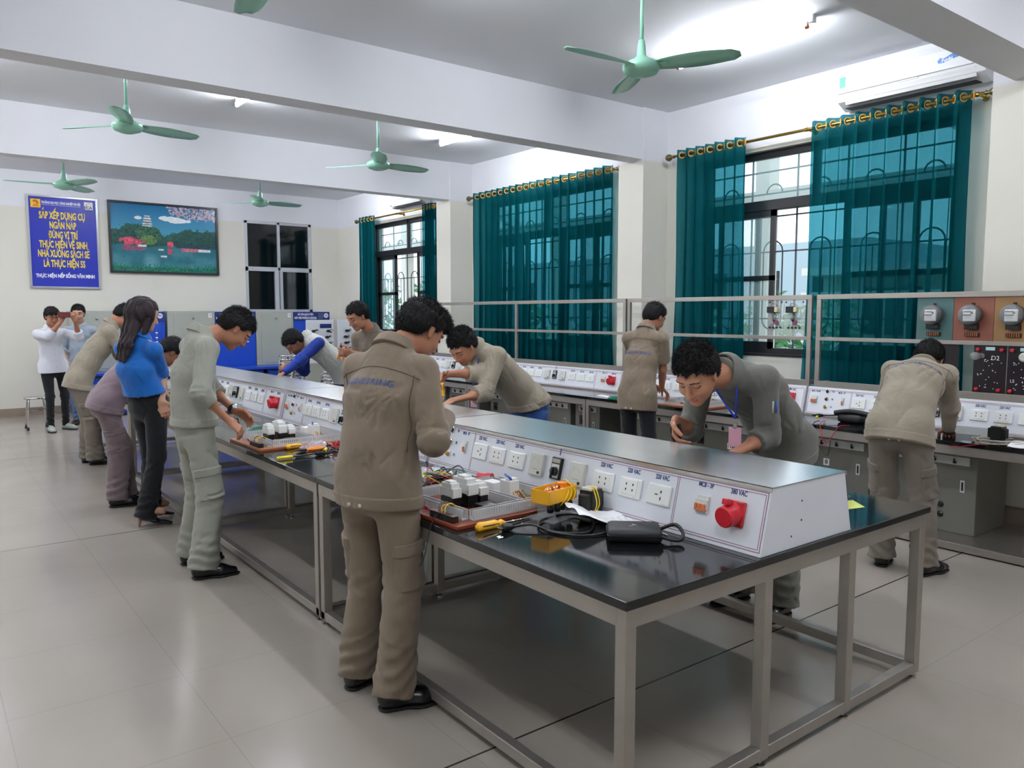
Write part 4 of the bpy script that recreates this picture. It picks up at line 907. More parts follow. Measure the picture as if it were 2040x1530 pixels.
def surface(fn,lo,hi,h,name,mats,parent,org,paint=None,relax=1):
    lo=np.asarray(lo,float)-3*h; n=np.ceil((np.asarray(hi)+3*h-lo)/(4*h)).astype(int)+1
    gi=np.stack(np.meshgrid(*[np.arange(k) for k in n],indexing='ij'),-1).reshape(-1,3)
    cc=(lo+(gi+.5)*4*h).astype(f32); cv=np.empty(len(cc),f32)
    S=6; key=(gi//S)@np.array([1000000,1000,1]); order=np.argsort(key,kind='stable'); ks=key[order]; br=np.flatnonzero(np.diff(ks))+1
    for seg in np.split(order,br): cv[seg]=fn(cc[seg])
    N=n*4+1; V=np.repeat(np.repeat(np.repeat(np.where(cv.reshape(n)<0,f32(-1),f32(1)),4,0),4,1),4,2)
    V=np.pad(V,((0,1),(0,1),(0,1)),constant_values=1)
    act=np.flatnonzero(np.abs(cv)<4*h*1.25+.004)
    off=np.stack(np.meshgrid(*[np.arange(5)]*3,indexing='ij'),-1).reshape(-1,3)
    key=(gi[act]//3)@np.array([1000000,1000,1]); order=np.argsort(key,kind='stable'); ks=key[order]; br=np.flatnonzero(np.diff(ks))+1
    for seg in np.split(act[order],br):
        ii=(gi[seg][:,None]*4+off[None]).reshape(-1,3); P=(lo+ii*h).astype(f32); V[ii[:,0],ii[:,1],ii[:,2]]=fn(P)
    I=V<0; c=I[:-1,:-1,:-1].astype(np.int8)
    sm_=sum(I[a:I.shape[0]-1+a,b:I.shape[1]-1+b,d:I.shape[2]-1+d].astype(np.int8) for a in(0,1) for b in(0,1) for d in(0,1))
    cells=np.argwhere((sm_>0)&(sm_<8))
    if not len(cells): return None
    cor=np.array([(a,b,d) for a in(0,1) for b in(0,1) for d in(0,1)])
    vals=np.stack([V[cells[:,0]+a,cells[:,1]+b,cells[:,2]+d] for a,b,d in cor],1)
    pos=np.zeros((len(cells),3)); cnt=np.zeros(len(cells))
    cidx={tuple(x):i for i,x in enumerate(cor)}
    for i,j in EDG:
        a,b=vals[:,i],vals[:,j]; mk=(a<0)!=(b<0); t=np.where(mk,a/(a-b+1e-12),0)[:,None]
        pos+=np.where(mk[:,None],cor[i]+(cor[j]-cor[i])*t,0); cnt+=mk
    pos=lo+(cells+pos/cnt[:,None])*h
    idm=-np.ones(sm_.shape,np.int32); idm[tuple(cells.T)]=np.arange(len(cells)); F=[]
    for ax in range(3):
        sl0=[slice(1,-1)]*3; sl1=[slice(1,-1)]*3; sl0[ax]=slice(0,-1); sl1[ax]=slice(1,None)
        A=I[tuple(sl0)]; B=I[tuple(sl1)]; e=np.argwhere(A!=B)
        if not len(e): continue
        s_=A[tuple(e.T)]; base=e.copy(); 
        for q in range(3):
            if q!=ax: base[:,q]+=1
        u,v=[q for q in range(3) if q!=ax]; du=np.zeros(3,int);dv=np.zeros(3,int);du[u]=1;dv[v]=1
        g=lambda o:idm[tuple((base-o).T)]
        q=np.stack([g(du+dv),g(dv),g(0*du),g(du)],1)
        if ax==1: q=q[:,::-1]
        q[~s_]=q[~s_][:,::-1]; F.append(q[(q>=0).all(1)])
    F=np.concatenate(F)
    for _ in range(relax):       # light smoothing
        ac=np.zeros_like(pos); ct=np.zeros(len(pos))
        for a,b in ((0,1),(1,2),(2,3),(3,0)):
            np.add.at(ac,F[:,a],pos[F[:,b]]); np.add.at(ct,F[:,a],1); np.add.at(ac,F[:,b],pos[F[:,a]]); np.add.at(ct,F[:,b],1)
        pos=pos*.5+.5*ac/np.maximum(ct,1)[:,None]
    me=bpy.data.meshes.new(name); nv=len(pos); nf=len(F)
    me.vertices.add(nv); me.vertices.foreach_set('co',(pos-org).astype(f32).ravel())
    me.loops.add(nf*4); me.loops.foreach_set('vertex_index',F.ravel().astype(np.int32))
    me.polygons.add(nf); me.polygons.foreach_set('loop_start',np.arange(0,nf*4,4,dtype=np.int32))
    try: me.polygons.foreach_set('loop_total',np.full(nf,4,np.int32))
    except Exception: pass
    mats=mats if isinstance(mats,(list,tuple)) else [mats]
    for m in mats: me.materials.append(m)
    if paint is not None:
        fc=pos[F].mean(1); me.polygons.foreach_set('material_index',paint(fc).astype(np.int32))
    me.polygons.foreach_set('use_smooth',np.ones(nf,bool)); me.update(calc_edges=True); me.validate()
    o=bpy.data.objects.new(name,me); COL.objects.link(o); o.parent=parent; o['_n']=nv; del o['_n']
    return o
def wave(seed,amp,fr,ax=(1,1,.6)):
    """cloth folds: warped ridged waves"""
    r=np.random.RandomState(seed); D=[nrm(r.normal(size=3)*np.array(ax)) for _ in range(6)]; ph=r.rand(6)*6
    D=[d.astype(f32) for d in D]
    def g(P):
        w1=np.sin(P@D[0]*fr*.45+ph[0])*1.4; w2=np.sin(P@D[1]*fr*.6+ph[1]+w1)
        a=1-np.abs(np.sin(P@D[2]*fr*.5+w2*1.2+ph[2])); b=1-np.abs(np.sin(P@D[3]*fr*.8+w1+w2+ph[3]))
        msk=.5+.5*np.sin(P@D[4]*fr*.25+ph[4]+w1)
        return (amp*(.8-a*a*1.3*msk-b*b*.7*(1-msk)-.30*w2)).astype(f32)
    return g
class Folds:
    """cloth creases: short valleys with a raised lip, each along a segment on the garment"""
    def __init__(s): s.L=[]
    def add(s,a,b,w=.011,amp=.008): s.L.append((np.asarray(a,float),np.asarray(b,float),w,amp)); return s
    def snap(s,fn,a,b,ca,cb,w,amp,n=3):
        """lay a crease on the garment: every point is moved out or in along its radius until it meets the cloth"""
        t=np.linspace(0,1,n+1)[:,None]; p=a*(1-t)+b*t; c=ca*(1-t)+cb*t; d=p-c; d/=np.linalg.norm(d,axis=1)[:,None]+1e-9
        for _ in range(7): p=p-d*np.clip(fn(p.astype(f32)),-.04,.04)[:,None]
        if np.abs(fn(p.astype(f32))).max()>.01: return
        for k in range(n): s.L.append((p[k],p[k+1],w,amp*(1 if n==1 else 1.1)))
    def __call__(s,P):
        lo=P.min(0)-.05; hi=P.max(0)+.05; d=np.zeros(len(P),f32)
        for a,b,w,amp in s.L:
            if (np.maximum(a,b)<lo).any() or (np.minimum(a,b)>hi).any(): continue
            ab=(b-a).astype(f32); q=P-a.astype(f32); t=np.clip(q@ab/(ab@ab+1e-9),0,1); r=np.linalg.norm(q-t[:,None]*ab,axis=1)/w
            d=np.maximum(d,(amp*np.exp(-r*r)).astype(f32))+np.minimum(0,0)
        return d
# materials for people
def cloth(name,col,var=.07,rough=.85):
    m=mat(name,col,rough,var=var,vscale=7,spec=.2); N=m.node_tree.nodes; L=m.node_tree.links; p=N['Principled BSDF']
    tc=N.new('ShaderNodeTexCoord'); n1=N.new('ShaderNodeTexNoise'); n1.inputs['Scale'].default_value=7; n1.inputs['Detail'].default_value=4; n1.inputs['Distortion'].default_value=.5
    L.new(tc.outputs['Object'],n1.inputs['Vector']); b=N.new('ShaderNodeBump'); b.inputs['Strength'].default_value=.5; b.inputs['Distance'].default_value=.018
    L.new(n1.outputs['Fac'],b.inputs['Height']); n2=N.new('ShaderNodeTexNoise'); n2.inputs['Scale'].default_value=700; L.new(tc.outputs['Object'],n2.inputs['Vector'])
    b2=N.new('ShaderNodeBump'); b2.inputs['Strength'].default_value=.12; b2.inputs['Distance'].default_value=.001; L.new(n2.outputs['Fac'],b2.inputs['Height']); L.new(b.outputs['Normal'],b2.inputs['Normal']); L.new(b2.outputs['Normal'],p.inputs['Normal'])
    p.inputs['Sheen Weight'].default_value=.15
    return m
def skinm(name,col):
    m=mat(name,col,.48,var=.06,vscale=30,spec=.4,bump=.06,bscale=160,bdist=.002); p=m.node_tree.nodes['Principled BSDF']; p.inputs['Subsurface Weight'].default_value=.12; p.inputs['Subsurface Radius'].default_value=(.012,.005,.003); return m
M['skin']=skinm('skin','a9765c'); M['skin_d']=skinm('skin_tanned','8f6049'); M['skin_l']=skinm('skin_fair','b98d76')
M['lip']=mat('lips','9a5a50',.45); M['brow']=mat('eyebrow','1d1716',.8); M['eye']=mat('eye_line','241b19',.4)
M['hair']=mat('black_hair','0b0a0c',.58,var=.4,vscale=60,spec=.22,bump=.4,bscale=180,bdist=.004,stretch=(1,1,.25)); M['hair_b']=mat('dark_brown_hair','20131a',.50,var=.4,vscale=50,spec=.3,bump=.5,bscale=160,bdist=.004,stretch=(1,1,.2))
M['khaki']=cloth('khaki_workwear','7a6d5d'); M['sage']=cloth('pale_sage_workwear','8f9086'); M['olive']=cloth('olive_grey_workwear','6a6a63'); M['kh2']=cloth('khaki_workwear_pale','92897a')
M['taupe']=cloth('taupe_workwear','756b60'); M['mauve']=cloth('mauve_workwear','82727a'); M['mauve2']=cloth('mauve_trousers','736568'); M['tr_t']=cloth('taupe_trousers','6f675d')
M['blue_b']=cloth('royal_blue_blouse','1561b0',.05,.6); M['blackc']=cloth('black_trouser_cloth','131519',.2,.8); M['jeans']=cloth('blue_denim','2f4f8a',.2); M['jeans2']=cloth('faded_denim','4a6486',.3)
M['wshirt']=cloth('white_shirt','d2d4de',.02,.7); M['chk']=cloth('pale_checked_shirt','98a4b2',.12,.7); M['wjack']=cloth('white_jacket','bfc0bb',.03); M['bsleeve']=cloth('blue_sleeve','1b3588',.1)
M['shoe']=mat('black_leather','0c0c10',.28,spec=.5,var=.2,vscale=20); M['sole']=mat('shoe_sole','0a0a0a',.7); M['sneak']=mat('grey_sneaker','9aa09c',.6,var=.3,vscale=30); M['sock']=mat('sock','22242a',.8)
M['lany']=mat('blue_lanyard','2a45b8',.5); M['badge']=mat('pink_badge_card','d8a3b5',.5); M['seam']=mat('seam_thread','4a4238',.8); M['btn']=mat('shirt_button','c9bfa8',.4)
M['sand']=mat('tan_heel','a5795d',.4)
def strands(ho,n,c,R,sc,seed):
    """short hair strands standing on the hair surface, added to the same mesh"""
    me=ho.data; rs=np.random.RandomState(seed+50); nv=len(me.vertices); nf=len(me.polygons)
    co=np.empty(nv*3,f32); me.vertices.foreach_get('co',co); co=co.reshape(-1,3); ctr=np.empty(nf*3,f32); me.polygons.foreach_get('center',ctr); ctr=ctr.reshape(-1,3); nm=np.empty(nf*3,f32); me.polygons.foreach_get('normal',nm); nm=nm.reshape(-1,3)
    q=(ctr-c)@R/sc; ok=np.flatnonzero(((nm*(ctr-c)).sum(1)>.02)&(q[:,2]>-.055)); 
    if not len(ok): return
    id_=rs.choice(ok,n); p=ctr[id_]; nn=nm[id_]; qq=q[id_]
    dn=np.stack([.15*np.sign(qq[:,0]),np.where(qq[:,1]>0,.55,.1),np.where(qq[:,2]>.07,.15,-.75)],1)@R.T
    d=nn*(.30+.25*rs.rand(n,1))+dn*.8+rs.normal(size=(n,3))*.22; d/=np.linalg.norm(d,axis=1)[:,None]
    L=(.010+.014*rs.rand(n,1)*(np.clip(qq[:,2:3]*10,.15,1)))*sc; w=.0011*sc
    a=np.cross(d,nn+1e-3); a/=np.linalg.norm(a,axis=1)[:,None]+1e-9; b=np.cross(d,a); p=p-nn*.002
    V=np.stack([p+a*w,p-a*w*.5+b*w*.87,p-a*w*.5-b*w*.87,p+d*L],1).reshape(-1,3); k=np.arange(n)*4
    F=np.stack([np.stack([k,k+1,k+3],1),np.stack([k+1,k+2,k+3],1),np.stack([k+2,k,k+3],1)],1).reshape(-1,3)
    bm=bmesh.new(); bm.from_mesh(me); base=len(bm.verts)
    m2=bpy.data.meshes.new('strand'); m2.from_pydata(V.tolist(),[],F.tolist()); bm.from_mesh(m2); bm.to_mesh(me); bm.free(); bpy.data.meshes.remove(m2)
def person(name,J,s=1.0,label='',top='khaki',bottom='khaki',skin='skin',hair='hair',sleeve='long',hem=.10,style='work',h=.006,hs=None,hairstyle='short',seed=1,shoe='shoe',pockets=True,jw=1.0,text_back=None,txt_m='navy_txt',collar=True,heels=False,hem_tilt=0,untuck=True,tight=1.0,waist=.07,seams=False,lanyard=False,heads=1.06,roll=True,glasses=False,hands=('relax','relax'),legs=True,sleeve_m=None,belly=1.0,hairlen=0):
    J={k:np.array(v,float) for k,v in J.items()}; org=np.array([J['pelvis'][0],J['pelvis'][1],0.])
    root=thing(name,label,'person',tuple(org)); pel,che,nck,hd=J['pelvis'],J['chest'],J['neck'],J['head']; sd,hsd=J['side'],J['hside']
    up=nrm(nck-che)
    fwd=nrm(np.cross(up,sd)); 
    if fwd@J['face']<0: fwd=-fwd
    hf=np.cross([0,0,1.],hsd); 
    if hf@J['toeR']+hf@J['toeL']<0: hf=-hf
    base=nck-up*.065*s
    # ---------------- body
    B=[]; add=B.append
    pm=pel+np.array([0,0,.0])
    add(Prim(pel-np.array([0,0,.05*s]),pel+(che-pel)*.35,hsd,(.155*s,.105*s),(.13*s,.095*s),k=.04))
    add(Prim(pel+(che-pel)*.35,che,sd,(.13*s,.095*s),(.148*s,.10*s),k=.04))
    add(Prim(che,base,sd,(.148*s,.10*s),(.125*s,.07*s),k=.04))
    add(Prim(J['shL'],J['shR'],up,(.048*s,.048*s),(.048*s,.048*s),k=.05))
    for q in 'LR':
        add(Prim(J['sh'+q],J['elb'+q],sd,.048*s,.036*s,k=.02)); add(Prim(J['elb'+q],J['elb'+q]*.62+J['wr'+q]*.38,sd,.036*s,.036*s,k=.015)); add(Prim(J['elb'+q]*.62+J['wr'+q]*.38,J['wr'+q],J['pn'+q],(.025*s,.035*s),(.019*s,.026*s),k=.015))
        if legs:
            add(Prim(J['hip'+q],J['knee'+q],hsd,.078*s,.052*s,k=.03)); add(Prim(J['knee'+q],J['ank'+q],hsd,.05*s,.036*s,k=.02))
            add(Prim(J['ank'+q]-np.array([0,0,.03]),J['ank'+q]+J['toe'+q]*.12*s-np.array([0,0,.05]),np.cross(J['toe'+q],[0,0,1]),.033*s,.028*s,k=.02))
    f=nrm(J['face']); 
    # head frame: x side, y forward, z up
    hx=nrm(np.cross(f,[0,0,1.])); hz=nrm(np.cross(hx,f)); hy=f; R=np.stack([hx,hy,hz],1)
    s0_=s; s=s0_*heads; Hk=s
    H=lambda x,y,z: hd+Hk*(hx*x+hy*y+hz*z)
    E=lambda x,y,z,a,b,c,op='u',k=.015: add(Ell(H(x,y,z),R,(a*s,b*s,c*s),op,k*s))
    add(Prim(nck-up*.05*s,H(0,-.028,-.045),sd,(.058*s,.056*s),(.052*s,.052*s),k=.03))
    E(0,-.012,.034,.076,.096,.084); E(0,.030,-.030,.062,.058,.070,k=.03); E(0,.022,-.062,.052,.055,.042,k=.025); E(0,.066,-.094,.022,.020,.018,k=.03)
    E(0,.080,.028,.052,.012,.012,k=.02)
    for sx in (-1,1):
        E(.034*sx,.066,-.030,.020,.020,.016,k=.025); E(.031*sx,.093,.006,.017,.012,.010,'s',.014); E(.031*sx,.078,.004,.0135,.012,.0105,k=.004)
        E(.013*sx,.094,-.036,.008,.009,.007,k=.008)
        add(Prim(H(.077*sx,-.004,.012),H(.074*sx,.006,-.026),hx,(.007*s,.017*s),(.006*s,.010*s),k=.006)); E(.086*sx,.001,-.004,.006,.009,.014,'s',.005)
    add(Prim(H(0,.088,.008),H(0,.110,-.034),hx,(.008*s,.010*s),(.0105*s,.009*s),k=.012))
    E(0,.084,-.061,.021,.012,.0065,k=.005); E(0,.082,-.071,.018,.012,.0065,k=.005)
    s=s0_
    # hands
    for q,pose in zip('LR',hands):
        d=nrm(J['hd'+q]); pn=J['pn'+q]-d*(J['pn'+q]@d); pn=nrm(pn); sdv=np.cross(d,pn)*(1 if q=='R' else -1)   # towards the thumb
        w0=J['wr'+q]; pe=w0+d*.082*s+pn*.004
        add(Prim(w0+d*.012,pe,sdv,(.030*s,.014*s),(.040*s,.0125*s),k=.018))
        curl={'relax':.30,'grip':.85,'flat':.10,'pinch':.55}[pose]
        for i,(off,L) in enumerate(((.030,.072),(.010,.080),(-.011,.075),(-.031,.060))):
            b0=pe+sdv*off*s; dd=nrm(d+sdv*off*2.2); r=.0092*s
            for j,(fr_,rr) in enumerate(((.45,1),(.30,.92),(.25,.84))):
                an=curl*(1.0 if j else .8)*(1+.12*i); ax=pn; dd=nrm(dd*math.cos(an)+ax*math.sin(an)); ax=pn
                pn_=nrm(pn-dd*(pn@dd)); b1=b0+dd*L*fr_*s; add(Prim(b0,b1,sdv,r*rr,r*rr*.94,k=.006)); b0=b1
                pn2=pn_; dd=dd
        t0=w0+d*.022*s+sdv*.026*s; t1=t0+nrm(d*.65+sdv*.7+pn*.35)*.045*s; t2=t1+nrm(d*.85+sdv*(.1 if pose!='flat' else .4)+pn*(.6 if pose!='flat' else .2))*.034*s; t3=t2+nrm(d*.8-sdv*.1+pn*.7)*.024*s
        add(Prim(t0,t1,pn,.0145*s,.0115*s,k=.014)); add(Prim(t1,t2,pn,.0112*s,.0102*s,k=.006)); add(Prim(t2,t3,pn,.0102*s,.0088*s,k=.006))
    lo=np.min([p.lo for p in B],0); hi=np.max([p.hi for p in B],0); lo[2]=max(lo[2],.0)
    def paint(c):
        q=(c-hd)@R/Hk; m=np.zeros(len(c),int)
        m[(np.abs(q[:,0])<.022)&(q[:,1]>.078)&(np.abs(q[:,2]+.066-.0)<.0105-q[:,0]**2*9)]=1
        ax_=np.abs(q[:,0]); m[(ax_>.013)&(ax_<.050)&(q[:,1]>.055)&(np.abs(q[:,2]-.026-.05*(ax_-.03)*(ax_<.035)+.10*np.maximum(ax_-.038,0))<.0042)]=2
        m[(ax_>.018)&(ax_<.046)&(q[:,1]>.06)&(np.abs(q[:,2]-.001)<.0028)]=3
        return m
    body=surface(lambda P:evl(B,P),lo,hi,h,'body',[M[skin],M['lip'],M['brow'],M['eye']],root,org,paint)
    # ---------------- hair
    s=Hk
    hh=hs or h
    Hs=[Ell(H(0,-.014,.036),R,(.086*s,.107*s,.094*s)),Ell(H(0,-.045,-.005),R,(.075*s,.066*s,.07*s),k=.03)]
    if hairstyle=='fringe': Hs+= [Ell(H(-.02,.072,.055),R,(.058*s,.034*s,.036*s),k=.02),Ell(H(.035,.06,.05),R,(.045*s,.035*s,.036*s),k=.02)]
    if hairstyle=='quiff': Hs+= [Ell(H(0,.050,.080),R,(.060*s,.058*s,.050*s),k=.03),Ell(H(0,.085,.062),R,(.05*s,.026*s,.034*s),k=.02)]
    def hcut(P):
        q=((P-hd.astype(f32))@R.astype(f32))/s; y=q[:,1]
        ln=np.interp(y,[-.12,-.07,-.03,-.012,.012,.03,.055,.08,.11],[-.060,-.066,-.040,.012,.012,.018,.058 if hairstyle!='fringe' else .035,.062 if hairstyle!='fringe' else .035,.060 if hairstyle!='fringe' else .038]).astype(f32)
        ln=ln+.006*np.sin(q[:,0]*150+seed)+.003*np.sin(q[:,0]*330)
        return (ln-q[:,2])*s*.8
    r_=np.random.RandomState(seed); dn=[nrm(r_.normal(size=3)).astype(f32) for _ in range(4)]
    def hdisp(P):
        q=(P-hd.astype(f32))@R.astype(f32)/s
        an=np.arctan2(q[:,0],q[:,1]+.02)
        return (s*(.0015*np.sin(an*26+3*np.sin(q@dn[0]*40))+.0015*np.sin(q@dn[1]*140+2*np.sin(q@dn[2]*60))-.002*np.clip(q[:,2]*12,0,1)*(np.sin(an*9+q[:,2]*50+seed)))).astype(f32)
    if hairstyle!='long':
        hl=hd-.16*s; hu=hd+.16*s
        ho=surface(lambda P:np.maximum(evl(Hs,P)+hdisp(P),hcut(P)),hl,hu,min(hh,.0045),'hair',M[hair],root,org,relax=0)
        strands(ho,5200 if h<.0055 else 2200,hd-org,R,Hk,seed)
    else:
        Z=np.array([0,0,1.]); bk=-nrm(np.array([hf[0],hf[1],0]))
        Hs=[Ell(H(0,-.020,.036),R,(.090*s,.110*s,.098*s)),Ell(H(0,-.06,.01),R,(.085*s,.07*s,.08*s),k=.04)]
        p0=H(0,-.06,.0); p1=H(0,-.075,-.12); p2=nck+bk*.13-Z*.05; p3=nck+bk*.155-Z*.16+hsd*-.03
        Hs+=[Prim(p0,p1,hx,(.085*s,.05*s),(.078*s,.040*s),k=.05),Prim(p1,p2,hx,(.078*s,.040*s),(.080*s,.032*s),k=.04),Prim(p2,p3,hx,(.080*s,.030*s),(.075*s,.012*s),k=.03)]
        for sx in(-1,1): Hs.append(Prim(H(.070*sx,.02,.02),H(.066*sx,-.005,-.15),hy,(.035*s,.014*s),(.022*s,.010*s),k=.02))
        def hc2(P):
            q=((P-hd.astype(f32))@R.astype(f32))/s; a=.055-q[:,2]; b=q[:,1]-.045
            return np.minimum(a,b).astype(f32)*s
        def hd3(P):
            q=(P-hd.astype(f32))@R.astype(f32)/s; return (.004*np.sin(q[:,0]*120+4*np.sin(q[:,2]*14)+2*q[:,1]*30)+.004*np.sin(q[:,0]*260+q[:,2]*25)).astype(f32)
        surface(lambda P:np.maximum(evl(Hs,P)+hd3(P),hc2(P)),hd-.45,hd+.2,.0055,'hair',M[hair],root,org,relax=0)
        MB().tube([tuple(H(x,-.118-.012*abs(x)*20*0,.045)-org) for x in (-.03,0,.03)],.008,8).obj('hair_clip',M['maroon'],root,local=True,smooth=True)
    # ---------------- trousers
    s=s0_
    Z=np.array([0,0,1.]); spd=nrm(che-pel)
    if legs:
        T=[Prim(pel+spd*waist*s,pel-Z*.06*s,hsd,((.138 if waist<.1 else .122)*s,.102*s),(.152*s,.116*s),e0=0,k=.03)]
        for q in 'LR':
            hp,kn,an=J['hip'+q],J['knee'+q],J['ank'+q]; hw=1.0*tight
            if style=='slim': rr=(.088,.058,.052,.050)
            elif style=='flare': rr=(.092,.072,.072,.082)
            else: rr=(.095,.080,.080,.086)
            rr=[x*s*tight for x in rr]
            T.append(Prim(hp+Z*.02,kn,hsd,(rr[0],rr[0]),(rr[1],rr[1]*1.03),k=.035))
            end=an-Z*(.035*s if not heels else .10*s)+J['toe'+q]*(-.008); T.append(Prim(kn,end,hsd,(rr[1],rr[1]*1.03),(rr[3],rr[3]*1.12),e1=0,k=.035))
        fw=wave(seed*7+1,.006 if style!='slim' else .003,17,(1,1,1.2)); 
        aL,aR=J['ankL'],J['ankR']
        rf=np.random.RandomState(seed*3+2); FT=Folds(); rad={0:rr[0],1:rr[1],2:rr[3]}
        for q in 'LR':
            hp,kn,an=J['hip'+q],J['knee'+q],J['ank'+q]
            for k in range(26):
                t=rf.choice([rf.uniform(.02,.25),rf.uniform(.42,.62),rf.uniform(.42,.62),rf.uniform(.78,.97),rf.uniform(.82,.97),rf.uniform(.2,.9)])
                c=hp+(kn-hp)*min(1,t*2) if t<.5 else kn+(an-kn)*(t*2-1); R_c=rr[0]+(rr[1]-rr[0])*min(1,t*2) if t<.5 else rr[1]+(rr[3]-rr[1])*(t*2-1)
                th=rf.uniform(0,6.28); dth=rf.uniform(.5,1.3)*rf.choice([-1,1]); dz=rf.uniform(-.05,.05) if t>.3 else rf.uniform(-.10,.10); ux,uy=hsd,hf
                pa=c+(ux*math.cos(th)+uy*math.sin(th))*R_c; pb=c+(ux*math.cos(th+dth)+uy*math.sin(th+dth))*R_c+Z*dz; FT.snap(lambda P:evl(T,P),pa,pb,c,c+Z*dz,rf.uniform(.007,.013),rf.uniform(.005,.011)*(1 if style!='slim' else .6))
        def td(P):
            d=evl(T,P)+FT(P); z=P[:,2]; low=np.exp(-((z-.16)/.12)**2); kk=np.exp(-((z-.47*s)/.08)**2)
            cr=np.sin(z*95+4*np.sin(P[:,0]*18+seed)+4*np.sin(P[:,1]*17))
            return d+fw(P)*(1+.6*low+.5*kk)+(.0045*cr*(low+.5*kk)).astype(f32)
        lo=np.min([p.lo for p in T],0); hi=np.max([p.hi for p in T],0); lo[2]=.015
        tr=surface(td,lo,hi,max(h,.006),'trousers',M[bottom],root,org)
        if pockets and style=='work':
            for q in 'LR':
                hp,kn=J['hip'+q],J['knee'+q]; o_=hsd*(1 if q=='R' else -1); c=hp*.22+kn*.78+o_*.085*s; a=nrm(kn-hp); bx=nrm(np.cross(a,o_)); n_=np.cross(a,bx)
                Rb=np.stack([bx,a,o_],1).astype(f32); cc=c.astype(f32)
                def bxf(P,c=cc,Rb=Rb,e=(.078*s,.095*s,.07)):
                    qv=np.abs((P-c)@Rb)-np.array(e,f32); return np.maximum(qv.max(1),-1)
                surface(lambda P:np.maximum(td(P)-.0075,bxf(P)),c-.14,c+.14,.005,'cargo_pocket',M[bottom],tr,org)
                c2=(c-a*.075*s).astype(f32)
                surface(lambda P:np.maximum(td(P)-.0125,bxf(P,c2,Rb,(.083*s,.026*s,.07))),c-.16,c+.16,.005,'pocket_flap',M[bottom],tr,org)
    # ---------------- jacket or shirt
    hemn=nrm(pel-che)*.35+(-Z)*.65; hemn=nrm(hemn); hemp=pel-Z*hem*s if hem>=0 else pel+nrm(che-pel)*(-hem)*s
    spd=nrm(che-pel)
    if hem>=0: hemp=pel-spd*hem*s; hemn=nrm(-spd*.4-Z*.6); hemp=pel+hemn*hem*s
    else: hemn=nrm(-spd*.4-Z*.6); hemp=pel+hemn*hem*s
    jw_=jw; a0=pel+hemn*.20*s; mid=pel+(che-pel)*.45
    wx,dx=(.166*jw_,.124*jw_*belly) if style!='slimtop' else (.16,.11)
    Tj=[Prim(a0,mid,hsd,(wx*s*1.0,dx*s*1.12),(wx*s*.95,dx*s*1.0),k=.05),Prim(mid,che,sd,(wx*s*.95,dx*s),(wx*s*1.0,dx*s*1.0),k=.05),Prim(che,base-up*.005,sd,(wx*s*1.0,dx*s*.98),(.132*s*jw_,.082*s),k=.05),Prim(base-up*.02,nck+up*.03,sd,(.095*s,.075*s),(.064*s,.064*s),k=.06)]
    Tj.append(Prim(pel+spd*.07*s,pel-Z*.06*s,hsd,(.152*s,.120*s),(.164*s,.132*s),k=.04))
    for q in 'LR':
        if legs: Tj.append(Prim(J['hip'+q]+Z*.02,J['hip'+q]*.55+J['knee'+q]*.45,hsd,.106*s*tight,.100*s*tight,k=.05))
    fj=wave(seed*13+5,.0075,12,(1,1,.8)); 
    rf=np.random.RandomState(seed*5+3); FJ=Folds()
    for k in range(58):
        t=rf.choice([rf.uniform(-.15,.15),rf.uniform(0,1),rf.uniform(.45,1)]); c=(pel+(che-pel)*t*1.3 if t<.77 else che+(base-che)*(t-.77)*4); c=c if t>=0 else pel+hemn*(-t)*s
        W_=wx*s*1.0; D_=dx*s*1.03; th=rf.uniform(0,6.28); dth=rf.uniform(-.5,.5); dl=rf.uniform(.06,.17)*rf.choice([-1,1]); 
        if abs(t)<.15: dth*=.4; dl*=.6
        f0=lambda a: sd*math.cos(a)*W_+fwd*math.sin(a)*D_
        FJ.snap(lambda P:evl(Tj,P),c+f0(th),c+up*dl+f0(th+dth),c,c+up*dl,rf.uniform(.005,.011),rf.uniform(.005,.010)*(.55 if jw<.95 else 1))
    for q,sg in (('R',1),('L',-1)):      # drag lines from the armpits towards the back and chest
        ap=J['sh'+q]-up*.13*s-sd*sg*.03
        for k in range(5):
            for fb in (-1,1):
                e_=ap-sd*sg*rf.uniform(.06,.14)-up*rf.uniform(-.05,.16); u1,u2=ap+up*rf.uniform(-.02,.06),e_; FJ.snap(lambda P:evl(Tj,P),u1+fwd*fb*.07,u2+fwd*fb*dx*s*.98,u1,u2,rf.uniform(.007,.012),rf.uniform(.006,.011)*(.5 if jw<.95 else 1))
    fj0=fj; fj=lambda P:fj0(P)+FJ(P)
    Jt=Grp(Tj,[plane(hemp,hemn)],disp=fj)
    items=[Jt,Prim(J['shL'],J['shR'],up,(.056*s,.058*s),(.056*s,.058*s),k=.045)]
    SLV=[]
    for q in 'LR':
        shd,el,wr=J['sh'+q],J['elb'+q],J['wr'+q]; fa=nrm(wr-el); ua=nrm(el-shd)
        if sleeve=='short':
            en=shd+ (el-shd)*.78; S_=[Prim(shd,en,sd,.072*s,.076*s,e1=0,k=.05)]
        elif sleeve=='elbow':
            en=shd+(el-shd)*.96; S_=[Prim(shd,en,sd,.060*s,.062*s,e1=0,k=.05)]
        elif sleeve=='roll':
            en=el+fa*.085*s; S_=[Prim(shd,el,sd,.066*s,.064*s,k=.045),Prim(el-fa*.01,en,sd,.062*s,.058*s,e1=0,k=.03)]
            if roll: S_.append(Prim(en-fa*.055*s,en+fa*.003,sd,.066*s,.066*s,e0=0,e1=0,k=.006))
        else:
            en=wr-fa*.01*s; S_=[Prim(shd,el,sd,.066*s,.062*s,k=.045),Prim(el,en,sd,.060*s,.043*s,e1=0,k=.04),Prim(en-fa*.05,en+fa*.002,sd,.045*s,.044*s,e0=0,e1=0,k=.006)]
